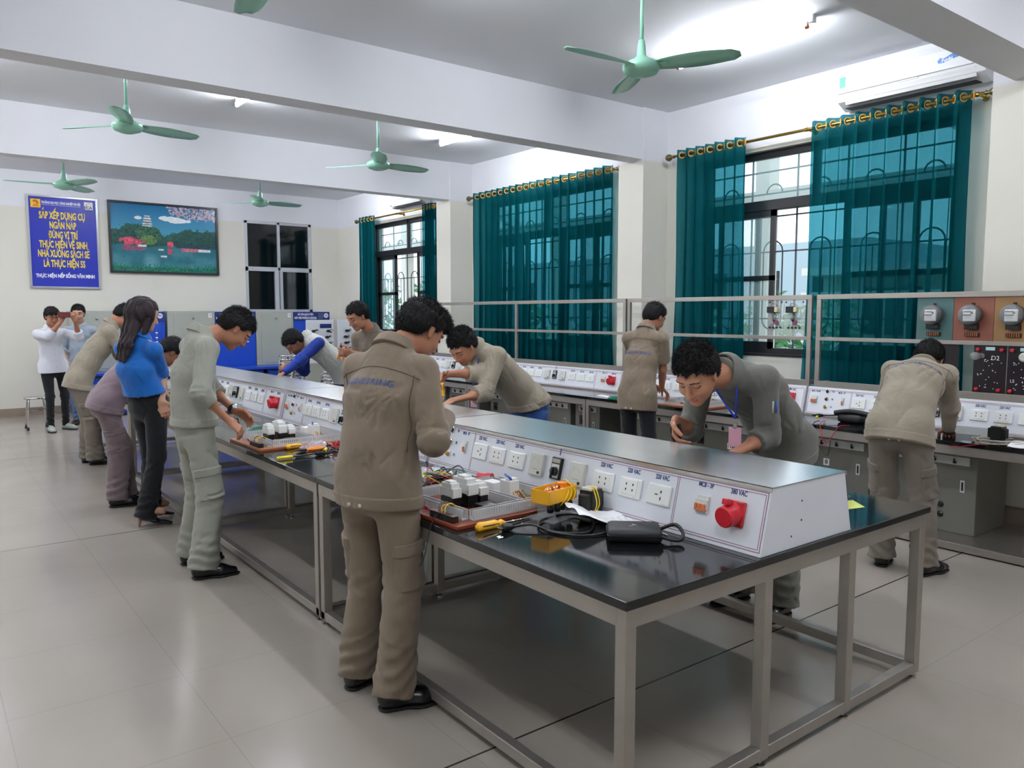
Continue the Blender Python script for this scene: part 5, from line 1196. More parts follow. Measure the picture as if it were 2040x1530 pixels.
        elf=el.astype(f32); FS=Folds(); pu=nrm(np.cross(ua,sd)); pv=np.cross(ua,pu)
        for k in range(26):
            near=k<15; t=rf.uniform(.72,1.0) if near else rf.uniform(.1,.7); c=shd+(el-shd)*t; r0=.064*s
            if near and k%2: c=el+fa*rf.uniform(.0,.10)*s
            th=rf.uniform(0,6.28); dth=rf.uniform(.8,1.8) if near else rf.uniform(.2,.7); sh_=rf.uniform(-.03,.03) if near else rf.uniform(.05,.12)*rf.choice([-1,1])
            FS.snap(lambda P:evl(S_,P),c+(pu*math.cos(th)+pv*math.sin(th))*r0,c+(pu*math.cos(th+dth)+pv*math.sin(th+dth))*r0+ua*sh_,c,c+ua*sh_,rf.uniform(.005,.010),rf.uniform(.006,.011)*(.6 if jw<.95 else 1))
        def sdp(P,FSq=FS,elf=elf,ua=ua.astype(f32),fa=fa.astype(f32),sh0=shd.astype(f32),q=q):
            r=np.linalg.norm(P-elf,axis=1); t=(P-sh0)@ua; return (FSq(P)+fj0(P)*.8+.0030*np.exp(-(r/.10)**2)*np.sin((P-elf)@(fa-ua)*62+2.6*np.sin(t*23+seed)+2*np.sin(P[:,1]*31))).astype(f32)
        g=Grp(S_,[],disp=sdp,k=.035); SLV.append(g)
    nkc=plane(nck+up*.030-fwd*.0,nrm(up*.8+fwd*.45))
    allj=items+([] if sleeve_m else SLV)
    tors=Grp(items,[nkc]); jf=lambda P: evl([tors]+([] if sleeve_m else SLV),P)
    lo=np.min([p.lo for p in allj],0); hi=np.max([p.hi for p in allj],0)
    cname='jacket' if style in('work','jacket') else 'shirt'
    jk=surface(jf,lo,hi,max(h,.006),cname,M[top],root,org)
    if sleeve_m:
        for g in SLV: surface(lambda P,g=g:evl([g],P),g.lo,g.hi,max(h,.006),'sleeve',M[sleeve_m],root,org)
    if style=='work' or hem>0 and untuck:       # waistband with its own seam
        if style=='work':
            s0=plane(hemp-hemn*.055*s,-hemn); surface(lambda P:np.maximum(np.maximum(Jt.ev(P)-.004,s0(P)),plane(hemp-hemn*.001,hemn)(P)),Jt.lo,Jt.hi,.006,'waistband',M[top],jk,org)
    if collar:
        ce=nck+up*.042*s-fwd*.004; cb=nck-up*.025*s
        K1=Prim(cb,ce,sd,(.080*s,.080*s),(.066*s,.068*s),e0=0,e1=0); K2=Prim(cb-up*.02,ce+up*.02,sd,(.074*s,.073*s),(.059*s,.060*s),e0=0,e1=0)
        rim=plane(nck+up*.046*s,nrm(up*.85+fwd*.5))
        K3=Prim(nck-up*.018*s-fwd*.006,nck+up*.040*s-fwd*.004,sd,(.098*s,.096*s),(.070*s,.071*s),e0=0,e1=0); lowc=plane(nck-up*.022*s,nrm(-up*.9-fwd*.25))
        gap=Prim(nck+fwd*.05-up*.05,nck+fwd*.10+up*.04,sd,(.012,.05),(.030,.05))
        def cf(P):
            a=np.maximum(np.minimum(K1.ev(P),K3.ev(P)),-K2.ev(P)); a=np.maximum(a,rim(P)); return np.maximum(np.maximum(a,lowc(P)),-gap.ev(P))
        surface(cf,nck-.15,nck+.15,.0045,'collar',M[top],jk,org)
    # embroidered words on the back follow the cloth
    if text_back:
        tx,siz,zo,xo=text_back; c0=che*.35+nck*.65-up*zo; bk=-fwd
        T_=frame(c0+bk*.5+sd*xo,sd,up)
        q=text(tx,siz,T_,None,None,ret=True,ext=0,bold=siz*.015,space=1.1)
        from mathutils.bvhtree import BVHTree
        me=jk.data; bv=BVHTree.FromPolygons([v.co+Vector(org) for v in me.vertices],[p.vertices[:] for p in me.polygons])
        vs=[]; okv=[]
        for v in q.v:
            hit=bv.ray_cast(Vector(v),Vector(-bk),1.2); ok=hit[0] is not None; okv.append(ok)
            vs.append(tuple((hit[0]+hit[1]*.003 if hit[1].dot(Vector(bk))>0 else hit[0]-hit[1]*.003)-Vector(org)) if ok else (0,0,0))
        b=MB(); b.v=vs; b.f=[f for f in q.f if all(okv[i] for i in f)]; b.m=[0]*len(b.f); b.obj('embroidered_word',M[txt_m],jk,local=True)
    if seams=='front':
        from mathutils.bvhtree import BVHTree
        bv=BVHTree.FromPolygons([v.co+Vector(org) for v in jk.data.vertices],[p.vertices[:] for p in jk.data.polygons])
        for t_ in np.linspace(.06,.95,7):
            p=nck*(1-t_)+pel*t_; h_=bv.ray_cast(Vector(p+fwd*.5),Vector(-fwd),1.0)
            if h_[0] is not None: MB().lathe([(.006,-.001),(.006,.003),(.004,.004)],tuple(h_[0]-Vector(org)),tuple(fwd),10).obj('button',M['btn'],jk,local=True)
    elif seams:
        from mathutils.bvhtree import BVHTree
        bv=BVHTree.FromPolygons([v.co+Vector(org) for v in jk.data.vertices],[p.vertices[:] for p in jk.data.polygons]); bk=-fwd
        def proj(pts,dr,r=.0016,nm='seam',m=None):
            out=[]
            for p in pts:
                h_=bv.ray_cast(Vector(p)-Vector(dr)*.5,Vector(dr),1.0)
                if h_[0] is not None: out.append(tuple(h_[0]-Vector(dr)*.0008-Vector(org)))
            if len(out)>2: MB().tube(out,r,5).obj(nm,m or M['seam'],jk,local=True,smooth=True)
        c0=nck-up*.115*s
        proj([c0+sd*x*s-up*(.9*x*x)*s for x in np.linspace(-.20,.20,33)],fwd)
        for sx in(-1,1): proj([c0+sd*sx*(.175-.012*t)*s-up*(.02+.30*t)*s for t in np.linspace(0,1,17)],fwd)
        for sx,zz in ((-.035,-.0),(.02,.0)):
            p=hemp-hemn*.028*s+hsd*sx+hf*0; h_=bv.ray_cast(Vector(p-hf*.5),Vector(hf),1.0)
            if h_[0] is not None: MB().lathe([(.008,0),(.008,.002),(.005,.003)],tuple(h_[0]-Vector(hf)*.0048-Vector(org)),tuple(-hf),12).obj('button',M['btn'],jk,local=True)
    # shoes
    if legs:
        for q in 'LR':
            an=J['ank'+q]; td_=nrm(np.array([J['toe'+q][0],J['toe'+q][1],0])); sv=np.cross(td_,Z); g0=np.array([an[0],an[1],0])
            if not heels:
                S_=[Prim(g0-td_*.035*s+Z*.045,g0+td_*.10*s+Z*.040,sv,(.038*s,.040),(.047*s,.034),k=.03),Prim(g0+td_*.10*s+Z*.036,g0+td_*.175*s+Z*.028,sv,(.046*s,.030),(.036*s,.022),k=.03),Prim(g0-td_*.02+Z*.05,g0+Z*.105,sv,(.036*s,.046*s),(.036*s,.044*s),e1=0,k=.03)]
                so=surface(lambda P:np.maximum(evl(S_,P),.004-P[:,2]),g0-.27,g0+.27+Z*.05,.005,'shoe',M[shoe],root,org)
                S2=[Prim(g0-td_*.038*s+Z*.008,g0+td_*.165*s+Z*.008,sv,(.041*s,.012),(.041*s,.012),e0=.036,e1=.045),Prim(g0+td_*.09*s+Z*.008,g0+td_*.11*s+Z*.008,sv,(.051*s,.012),(.051*s,.012),e0=.03,e1=.03,k=.03)]
                surface(lambda P:np.maximum(np.maximum(evl(S2,P),P[:,2]-.014),-P[:,2]),g0-.27,g0+.27,.005,'sole',M['sole'],so,org)
            else:
                S_=[Prim(g0-td_*.03+Z*.075,g0+td_*.06+Z*.050,sv,(.030,.026),(.036,.018),k=.02),Prim(g0+td_*.06+Z*.045,g0+td_*.17+Z*.016,sv,(.036,.018),(.016,.012),k=.03)]
                cut=Prim(g0+td_*.0+Z*.11,g0+td_*.09+Z*.07,sv,(.026,.030),(.024,.022),op='s')
                so=surface(lambda P:evl(S_+[cut],P),g0-.25,g0+.25,.004,'shoe',M[shoe],root,org)
                MB().cyl(tuple(g0-td_*.045+Z*.062-org),tuple(g0-td_*.052-org),.016,.007,n=10).obj('heel',M['sand'],so,local=True,smooth=True)
    if lanyard:
        kn=nck+fwd*.08-up*.02; bot=che+fwd*(.14)-up*.10
        hang=bot if lanyard is True else np.array(lanyard)
        L=[nck-fwd*.066+up*.012, nck+sd*.066+up*.002+fwd*.0, nck+sd*.062+fwd*.070-up*.04, hang]
        R_=[nck-fwd*.066+up*.012, nck-sd*.066+up*.002, nck-sd*.062+fwd*.070-up*.04, hang]
        o=MB().tube([tuple(p-org) for p in L],[.005]*4,6).tube([tuple(p-org) for p in R_],[.005]*4,6).obj('lanyard',M['lany'],root,local=True,smooth=True)
        c=hang-Z*.09; T_=frame(c-org,hsd*.9+hf*.2,Z); MB(T_).box((0,0,0),(.065,.095,.003),ch=.001).obj('badge',M['badge'],root,local=True); MB(T_).box((0,.055,0),(.02,.025,.004)).obj('badge_clip',M['chrome'],root,local=True)
    if glasses:
        g=MB()
        for sx in(-1,1):
            g.tube([tuple(H(sx*.031+.021*math.cos(a),.104,.0+.015*math.sin(a))-org) for a in [2*math.pi*k/14 for k in range(14)]],.0018,5,closed=True); g.cyl(tuple(H(sx*.052,.10,.004)-org),tuple(H(sx*.080,.0,.004)-org),.0015,n=5)
        g.cyl(tuple(H(-.010,.104,.004)-org),tuple(H(.010,.104,.004)-org),.0018,n=5); g.obj('glasses',M['black_pl'],root,local=True)
    root['_u']=1; del root['_u']
    return dict(root=root,J=J,org=org,jk=jk,H=H,fwd=fwd,up=up,side=sd,hf=hf,R=R)
# joint positions and directions of every person, in metres, in the order of POSE_KEYS
POSE={}
POSE['p1']=[(1.485,2.84,0.95),(1.523,2.858,1.241),(1.6,2.893,1.46),(1.736,2.905,1.529),(0.785,0.069,-0.616),(0.423,-0.906,0),(0.423,-0.906,0),(1.636,2.731,1.369),(1.523,2.758,0.92),(1.554,2.76,0.492),(1.49,2.72,0.09),(0.951,-0.309,0),(1.619,2.618,1.102),(1.79,2.79,1.165),(0.099,0.99,0.099),(0.796,-0.1,-0.597),(1.499,3.026,1.369),(1.447,2.922,0.92),(1.502,2.978,0.497),(1.46,2.99,0.09),(0.94,0.342,0),(1.536,3.098,1.09),(1.76,3.02,1.17),(0.597,-0.796,0.1),(0.64,0.426,-0.64)]
POSE['p2']=[(1.36,5,0.93),(1.367,5,1.231),(1.427,5.002,1.486),(1.62,4.968,1.506),(0.633,-0.112,-0.766),(0.035,-0.999,-0),(0.035,-0.999,0),(1.411,4.842,1.392),(1.363,4.912,0.9),(1.403,4.866,0.484),(1.34,4.82,0.09),(0.974,-0.225,0),(1.339,4.747,1.135),(1.502,4.78,0.955),(0.752,-0.1,-0.652),(0,0.53,-0.848),(1.4,5.161,1.392),(1.357,5.088,0.9),(1.41,5.122,0.486),(1.36,5.15,0.09),(0.999,0.035,0),(1.507,5.153,1.129),(1.607,4.98,0.988),(0.825,-0.291,-0.485),(-0.198,-0.693,-0.693)]
POSE['p3']=[(1.4,6.36,0.95),(1.307,6.307,1.192),(1.365,6.34,1.424),(1.398,6.349,1.589),(0.933,0.25,-0.259),(0.5,-0.866,0),(0.5,-0.866,0),(1.421,6.191,1.334),(1.443,6.285,0.92),(1.436,6.297,0.524),(1.34,6.28,0.16),(0.927,-0.375,0),(1.511,6.353,1.125),(1.462,6.2,0.947),(0.287,0,-0.958),(0,1,0),(1.264,6.462,1.334),(1.357,6.435,0.92),(1.435,6.462,0.535),(1.42,6.46,0.16),(0.966,0.259,0),(1.433,6.54,1.126),(1.594,6.597,0.957),(0.447,0,-0.894),(1,0,0)]
POSE['p4']=[(1.24,7.15,0.9),(1.5,7.12,1.19),(1.62,7.11,1.23),(1.76,7.1,1.27),(0.5,0,-0.866),(-0.042,-0.998,-0.036),(0,-1,0),(1.522,6.958,1.194),(1.24,7.062,0.87),(1.32,7.073,0.474),(1.3,7.08,0.09),(0.996,-0.087,0),(1.506,6.957,0.91),(1.75,6.98,0.9),(0.958,0,-0.287),(0,0,-1),(1.536,7.277,1.206),(1.24,7.238,0.87),(1.371,7.228,0.481),(1.4,7.22,0.09),(0.999,0.035,0),(1.537,7.277,0.921),(1.78,7.25,0.9),(0.958,0,-0.287),(0,0,-1)]
POSE['p5']=[(1.37,9.3,0.93),(1.593,9.3,1.253),(1.719,9.3,1.492),(1.846,9.3,1.573),(0.643,0,-0.766),(-0,-1,-0),(0,-1,0),(1.675,9.14,1.408),(1.37,9.212,0.9),(1.47,9.215,0.491),(1.5,9.22,0.09),(0.996,-0.087,0),(1.804,9.147,1.155),(1.935,9.149,0.947),(0.958,0,-0.287),(0,0,-1),(1.675,9.46,1.408),(1.37,9.388,0.9),(1.467,9.404,0.491),(1.46,9.42,0.09),(0.999,0.035,0),(1.804,9.455,1.155),(1.935,9.451,0.947),(0.958,0,-0.287),(0,0,-1)]
POSE['p6']=[(1.53,12.3,0.9),(1.51,12.27,1.29),(1.52,12.22,1.42),(1.53,12.18,1.56),(0.206,-0.969,-0.139),(-0.979,-0.203,-0.035),(-0.978,-0.208,0),(1.357,12.222,1.325),(1.444,12.282,0.87),(1.459,12.192,0.476),(1.45,12.2,0.09),(0.035,-0.999,0),(1.456,11.956,1.306),(1.601,11.92,1.5),(0.358,-0.153,0.921),(0.212,0.954,0.212),(1.669,12.287,1.336),(1.616,12.318,0.87),(1.65,12.292,0.469),(1.66,12.36,0.09),(0.5,-0.866,0),(1.818,12.048,1.296),(1.766,11.92,1.499),(-0.358,-0.153,0.921),(-0.212,0.954,0.212)]
POSE['p7']=[(1.98,12.95,0.92),(1.97,12.93,1.31),(1.97,12.9,1.45),(1.95,12.88,1.6),(-0.256,-0.957,-0.139),(-0.985,0.174,-0.002),(-0.985,0.174,0),(1.809,12.949,1.354),(1.891,12.966,0.89),(1.866,12.857,0.488),(1.86,12.85,0.09),(-0.342,-0.94,0),(1.727,12.965,1.076),(1.75,12.75,0.95),(0,-0.196,-0.981),(1,0,0),(2.131,12.892,1.354),(2.069,12.934,0.89),(2.037,12.892,0.48),(2.02,12.95,0.09),(0.087,-0.996,0),(2.237,12.953,1.092),(2.2,12.75,0.95),(0,-0.196,-0.981),(-1,0,0)]
POSE['p8']=[(3.8,7.95,0.98),(3.429,7.963,1.262),(3.336,7.966,1.349),(3.2,7.947,1.3),(-0.568,-0.08,-0.819),(-0.065,0.996,-0.06),(0.035,0.999,0),(3.397,8.126,1.272),(3.803,8.04,0.95),(3.758,8.071,0.523),(3.75,8.1,0.09),(-1,-0,0),(3.375,8.113,0.983),(3.177,8,1.086),(-0.921,-0.276,-0.276),(0,0,-1),(3.418,7.801,1.292),(3.797,7.86,0.95),(3.77,7.855,0.521),(3.78,7.85,0.09),(-1,-0,0),(3.188,7.755,1.121),(2.98,7.705,0.992),(-0.88,-0.176,-0.44),(0,0,-1)]
POSE['p9']=[(3.85,7.35,0.95),(3.814,7.325,1.262),(3.756,7.284,1.446),(3.607,7.263,1.574),(-0.874,-0.123,-0.469),(-0.64,0.768,-0.013),(-0.574,0.819,0),(3.68,7.429,1.352),(3.798,7.424,0.92),(3.756,7.434,0.492),(3.8,7.5,0.09),(-1,-0,0),(3.691,7.504,1.072),(3.524,7.35,1.177),(-0.958,0,0.287),(0,-0.707,-0.707),(3.889,7.179,1.356),(3.902,7.276,0.92),(3.833,7.231,0.499),(3.85,7.25,0.09),(-0.94,-0.342,0),(3.705,7.078,1.157),(3.472,7.15,1.212),(-0.976,0.195,0.098),(0.12,0.963,0.241)]
POSE['p10']=[(3.72,4.62,0.95),(3.391,4.631,1.207),(3.217,4.638,1.355),(3.095,4.605,1.37),(-0.718,-0.192,-0.669),(-0.066,0.996,-0.06),(0.035,0.999,0),(3.281,4.797,1.282),(3.723,4.71,0.92),(3.669,4.73,0.495),(3.72,4.75,0.09),(-1,-0,0),(3.174,4.549,1.178),(2.924,4.55,1.186),(-0.8,0,-0.6),(0,-0.848,-0.53),(3.302,4.473,1.301),(3.717,4.53,0.92),(3.686,4.514,0.492),(3.76,4.5,0.09),(-1,-0,0),(3.167,4.443,1.047),(2.919,4.45,1.014),(-0.958,0,-0.287),(0,0,-1)]
POSE['p11']=[(5.12,4.84,0.9),(5.194,4.86,1.183),(5.277,4.882,1.464),(5.372,4.874,1.568),(0.88,-0.077,-0.469),(0.259,-0.966,0),(0.259,-0.966,0),(5.291,4.72,1.373),(5.143,4.755,0.87),(5.194,4.75,0.47),(5.15,4.72,0.09),(0.996,-0.087,0),(5.36,4.754,1.099),(5.48,4.872,0.921),(0.742,-0.212,-0.636),(0,0.196,-0.981),(5.209,5.029,1.373),(5.097,4.925,0.87),(5.146,4.951,0.471),(5.1,4.95,0.09),(0.985,0.174,0),(5.363,5.041,1.134),(5.514,5.044,0.941),(0.905,-0.302,-0.302),(0,-0.196,-0.981)]
POSE['p12']=[(3.82,2.5,0.93),(3.42,2.42,1.205),(3.1,2.36,1.325),(2.87,2.34,1.325),(-0.765,-0.191,-0.616),(-0.167,0.986,0.015),(0.035,0.999,0),(3.163,2.538,1.294),(3.823,2.59,0.9),(3.678,2.608,0.496),(3.62,2.62,0.09),(-0.996,0.087,0),(3.142,2.591,1.009),(2.92,2.505,1.085),(-0.346,-0.297,-0.89),(0.316,-0.949,0),(3.218,2.216,1.289),(3.817,2.41,0.9),(3.688,2.375,0.491),(3.6,2.34,0.09),(-0.996,-0.087,0),(3.277,2.231,1.005),(3.04,2.27,0.935),(-0.995,0,-0.1),(0,0,-1)]
POSE['p13']=[(4.8,2.34,0.93),(5.05,2.38,1.16),(5.285,2.44,1.25),(5.45,2.48,1.285),(0.483,0.129,-0.866),(0.274,-0.961,-0.047),(0.342,-0.94,0),(5.241,2.261,1.208),(4.831,2.255,0.9),(4.905,2.233,0.487),(4.88,2.18,0.09),(0.985,-0.174,0),(5.425,2.318,0.992),(5.589,2.387,0.816),(0.883,0.331,-0.331),(0,0,-1),(5.151,2.574,1.224),(4.769,2.425,0.9),(4.864,2.45,0.491),(4.86,2.44,0.09),(0.94,0.342,0),(5.322,2.686,1.018),(5.485,2.769,0.847),(0.97,0.108,-0.216),(0,0,-1)]
def pose(name):
    v=POSE[name]; J={k:v[i] for i,k in enumerate(('pelvis','chest','neck','head','face','side','hside'))}
    for j,q in enumerate('RL'):
        for i,k in enumerate(('sh','hip','knee','ank','toe','elb','wr','hd','pn')): J[k+q]=v[7+9*j+i]
    return J
PP={}
PP['p1']=person('person',pose('p1'),1.0,'person in khaki work uniform seen from behind, nearest the camera, printed word on back',hem=.13,sleeve='long',h=.0045,seed=1,heads=1.04,hairstyle='quiff',text_back=('ENGINEERING',.038,.105,-.02),hands=('pinch','pinch'),jw=1.02,seams=True)
PP['p2']=person('person',pose('p2'),.98,'person in pale sage uniform with blue lanyard, looking down at the board',top='sage',bottom='sage',hem=.015,sleeve='roll',h=.0045,seed=2,hairstyle='short',hands=('pinch','pinch'),lanyard=True)
PP['p3']=person('person',pose('p3'),.96,'person in royal blue blouse and black trousers with long dark hair and heels',top='blue_b',bottom='blackc',skin='skin_l',hair='hair_b',hem=-.06,waist=.14,sleeve='elbow',style='flare',h=.006,seed=3,hairstyle='long',heels=True,pockets=False,jw=.90,untuck=False,collar=True)
PP['p4']=person('person',pose('p4'),.98,'person in mauve uniform bending low behind the woman in blue',top='mauve',bottom='mauve2',hem=.10,sleeve='roll',h=.007,seed=4,skin='skin_d')
PP['p5']=person('person',pose('p5'),.98,'person in pale khaki uniform leaning over the far workbench below the picture',top='kh2',bottom='tr_t',hem=.12,sleeve='long',h=.008,seed=5)
PP['p6']=person('person',pose('p6'),.98,'person in white shirt and glasses taking a photo with a phone',top='wshirt',bottom='blackc',hem=.10,sleeve='roll',style='slim',h=.006,seed=6,hairstyle='fringe',shoe='sneak',pockets=False,jw=.92,glasses=True,seams='front',hands=('grip','grip'),skin='skin')
PP['p7']=person('person',pose('p7'),1.0,'person in pale checked shirt and jeans smiling behind the phone photographer',top='chk',bottom='jeans2',hem=.08,sleeve='roll',style='slim',h=.007,seed=7,pockets=False,jw=.98,shoe='shoe',skin='skin_l')
PP['p8']=person('person',pose('p8'),1.0,'person in white jacket with blue sleeves bending over the third workbench',top='wjack',bottom='jeans',hem=.10,sleeve='long',style='jacket',sleeve_m='bsleeve',h=.006,seed=8,pockets=False,skin='skin_d')
PP['p9']=person('person',pose('p9'),1.0,'person in taupe uniform looking down at orange pliers, beside the far window',top='taupe',bottom='taupe',hem=.10,sleeve='roll',h=.006,seed=9,heads=1.14,hands=('grip','grip'))
PP['p10']=person('person',pose('p10'),1.0,'person in khaki jacket and jeans leaning left across the workbench, blue lanyard',top='kh2',bottom='jeans',hem=.03,sleeve='roll',h=.005,seed=10,pockets=False,hands=('grip','grip'),lanyard=(3.13,4.52,1.08))
PP['p11']=person('person',pose('p11'),.98,'person in short-sleeved khaki shirt and black trousers working at the side bench',top='khaki',bottom='blackc',hem=.16,sleeve='short',style='flare',h=.006,seed=11,pockets=False,text_back=('ENGINEERING',.036,.15,.0),hands=('pinch','pinch'),jw=.98,seams=True)
PP['p12']=person('person',pose('p12'),1.04,'person in olive grey uniform bending over the near console, pens in the sleeve pocket',top='olive',bottom='olive',hem=.10,sleeve='roll',h=.0045,seed=12,heads=1.10,hands=('grip','grip'),lanyard=(3.113,2.30,1.10),skin='skin')
PP['p13']=person('person',pose('p13'),1.0,'person in khaki uniform bending over the side bench at the right, back turned',top='kh2',bottom='tr_t',hem=.12,sleeve='long',h=.005,seed=13,text_back=('ENGINEERING',.045,.155,.0),jw=1.05,seams=True)
# ---------------------------------------------------------------- things lying on the benches
def spline(pts,n=8):
    P=[Vector(p) for p in pts]; out=[]
    for i in range(len(P)-1):
        a=P[max(i-1,0)]; b=P[i]; c=P[i+1]; d=P[min(i+2,len(P)-1)]
        for k in range(n):
            t=k/n; out.append(.5*((2*b)+(c-a)*t+(2*a-5*b+4*c-d)*t*t+(3*b-a-3*c+d)*t**3))
    out.append(P[-1]); return [tuple(p) for p in out]
def duct(b,x0,y0,x1,y1,z=.012,w_=.030,h=.040):
    L=math.hypot(x1-x0,y1-y0); a=math.atan2(y1-y0,x1-x0); T=Matrix.Translation((x0,y0,z))@Matrix.Rotation(a,4,'Z')
    b.box((L/2,0,.001),(L,w_,.002),0,T)
    for s in(-1,1):
        y=s*w_/2; b.box((L/2,y,.006),(L,.0016,.012),0,T).box((L/2,y,h-.003),(L,.0016,.006),0,T).box((L/2,y-s*.002,h),(L,.004,.0014),0,T)
        n=int(L/.0125)
        for k in range(n): b.box(((k+.5)*L/n,y,h/2),(.0088,.0015,h),0,T)
def contactor(t,x,y,w_=.045,d=.075,h=.085,z=.012,name='contactor',two=True):
    b=MB().bb(x+.002,x+w_-.002,y+.004,y+d-.004,z,z+h*.46,1,ch=.003).bb(x,x+w_,y,y+d,z+h*.44,z+h*.80,0,ch=.002).bb(x+.001,x+w_-.001,y+.014,y+d-.012,z+h*.78,z+h,0,ch=.003).bb(x+.006,x+w_-.006,y+d*.3,y+d*.7,z+h*.99,z+h*1.08,0,ch=.002)
    b.bb(x,x+w_,y+.001,y+.016,z+h*.40,z+h*.62,0,ch=.002).bb(x,x+w_,y+d-.016,y+d-.001,z+h*.40,z+h*.62,0,ch=.002)
    for k in range(3):
        for yy in (y+.008,y+d-.008): b.cyl((x+w_*(k+.5)/3,yy,z+h*.62),(x+w_*(k+.5)/3,yy,z+h*.628),.0042,n=8,mi=2)
    b.bb(x+w_*.35,x+w_*.65,y+d*.42,y+d*.58,z+h,z+h+.003,2)
    return b.obj(name,[M['white_pl'],M['black_pl'],M['dark']],t,local=True)
def wiring_board(label,loc,rz,bm,W=.60,D=.54,seed=1,yellow=True,style=0,grp='practice wiring boards on the benches'):
    rnd=random.Random(seed); t=thing('wiring_board',label,'wiring board',loc,rz,grp)
    MB().bb(0,W,0,D,0,.015,ch=.002).obj('base_board',bm,t,local=True)
    fx0,fy0,fx1,fy1=.085,.05,W-.02,D-.03; z=.015
    segs=[(fx0,fy0,fx1,fy0),(fx1,fy0,fx1,fy1),(fx0,fy1,fx1,fy1),(fx0,fy0,fx0,fy1),(fx0+(fx1-fx0)*.58,fy0,fx0+(fx1-fx0)*.58,fy1)]
    for s in segs:
        b=MB(); dx=.017 if s[0]!=s[2] else 0; dy=.017 if s[1]!=s[3] else 0
        duct(b,s[0]+dx,s[1]+dy,s[2]-dx,s[3]-dy,z); b.obj('wire_duct',M['duct'],t,local=True)
    MB().bb(fx0+.03,fx0+.27,.27,.305,z,z+.008).obj('mounting_rail',M['steel'],t,local=True)
    contactor(t,fx0+.05,.22,.045,.10,.10,z+.008); contactor(t,fx0+.115,.20,.052,.13,.115,z+.008); contactor(t,fx0+.185,.21,.046,.10,.085,z+.008)
    b=MB().bb(fx0+.12,fx0+.19,.10,.17,z,z+.03,0,ch=.004); b.obj('relay_base',M['black_pl'],t,local=True)
    xr=fx0+(fx1-fx0)*.62+.03
    MB().bb(xr,xr+.055,.20,.27,z,z+.085,ch=.003).bb(xr+.004,xr+.05,.205,.235,z+.084,z+.095,ch=.002).obj('timer_relay',M['white_pl'],t,local=True)
    MB().bb(xr+.01,xr+.07,.33,.41,z,z+.055,ch=.003).obj('miniature_breaker',M['white_pl'],t,local=True)
    MB().tube([(xr,.19,z+.098),(xr+.04,.28,z+.100)],.005,8).obj('pen',M['wire_b'],t,local=True,smooth=True)
    b=MB(); 
    for k in range(12): b.bb(.012,.040,.05+k*.0135,.05+k*.0135+.012,z,z+.026,0,ch=.001).cyl((.020,.056+k*.0135,z+.026),(.020,.056+k*.0135,z+.0265),.0035,n=8,mi=1).cyl((.033,.056+k*.0135,z+.026),(.033,.056+k*.0135,z+.0265),.0035,n=8,mi=1)
    b.obj('terminal_strip',[M['black_pl'],M['copper']],t,local=True)
    for k,(m,q) in enumerate((('wire_y',.14),('wire_r',.155),('wire_g',.165),('wire_y',.12))):
        MB().tube(spline([(.024,q,z+.026),(.035,q+.01,z+.05),(.07,q-.01+.01*k,z+.055),(.10,q+.02,z+.03)],5),.0022,6).obj('jumper_wire',M[m],t,local=True,smooth=True)
    for k in range(4):
        yy=.10+.03*k; MB().tube(spline([(.018,.215+k*.006,z+.022),(.012,.235+k*.004,z+.034),(.022,.255,z+.018)],4),.0028,6).obj('ferrule_wire',mat('magenta_wire','c02a62',.4) if 'magenta_wire' not in bpy.data.materials else bpy.data.materials['magenta_wire'],t,local=True,smooth=True)
    for k in range(5):
        m=('wire_y','wire_r','wire_k','wire_y','wire_g')[k]; x=xr+.005+.012*k
        MB().tube(spline([(x,.18,z+.03),(x-.015,.16,z+.05),(x-.02,.12,z+.03),(x+.01,.09+.01*k,z+.01)],5),.002,6).obj('jumper_wire',M[m],t,local=True,smooth=True)
    return t
wiring_board('red-brown wiring board with white contactors, beside the nearest person',(1.625,2.46,TZ),math.radians(2),M['board'],.60,.54,1)
wiring_board('tan wiring board with a white contactor, under the hands of the person in pale sage',(1.635,4.62,TZ),math.radians(1),M['board2'],.60,.54,2)
wiring_board('far wiring board partly hidden behind the pink badge',(1.78,6.62,TZ),math.radians(3),M['board'],.46,.50,3)
wiring_board('wiring board in front of the short-sleeved person at the side bench',(5.50,4.42,SZ),math.radians(0),M['board2'],.46,.54,4)
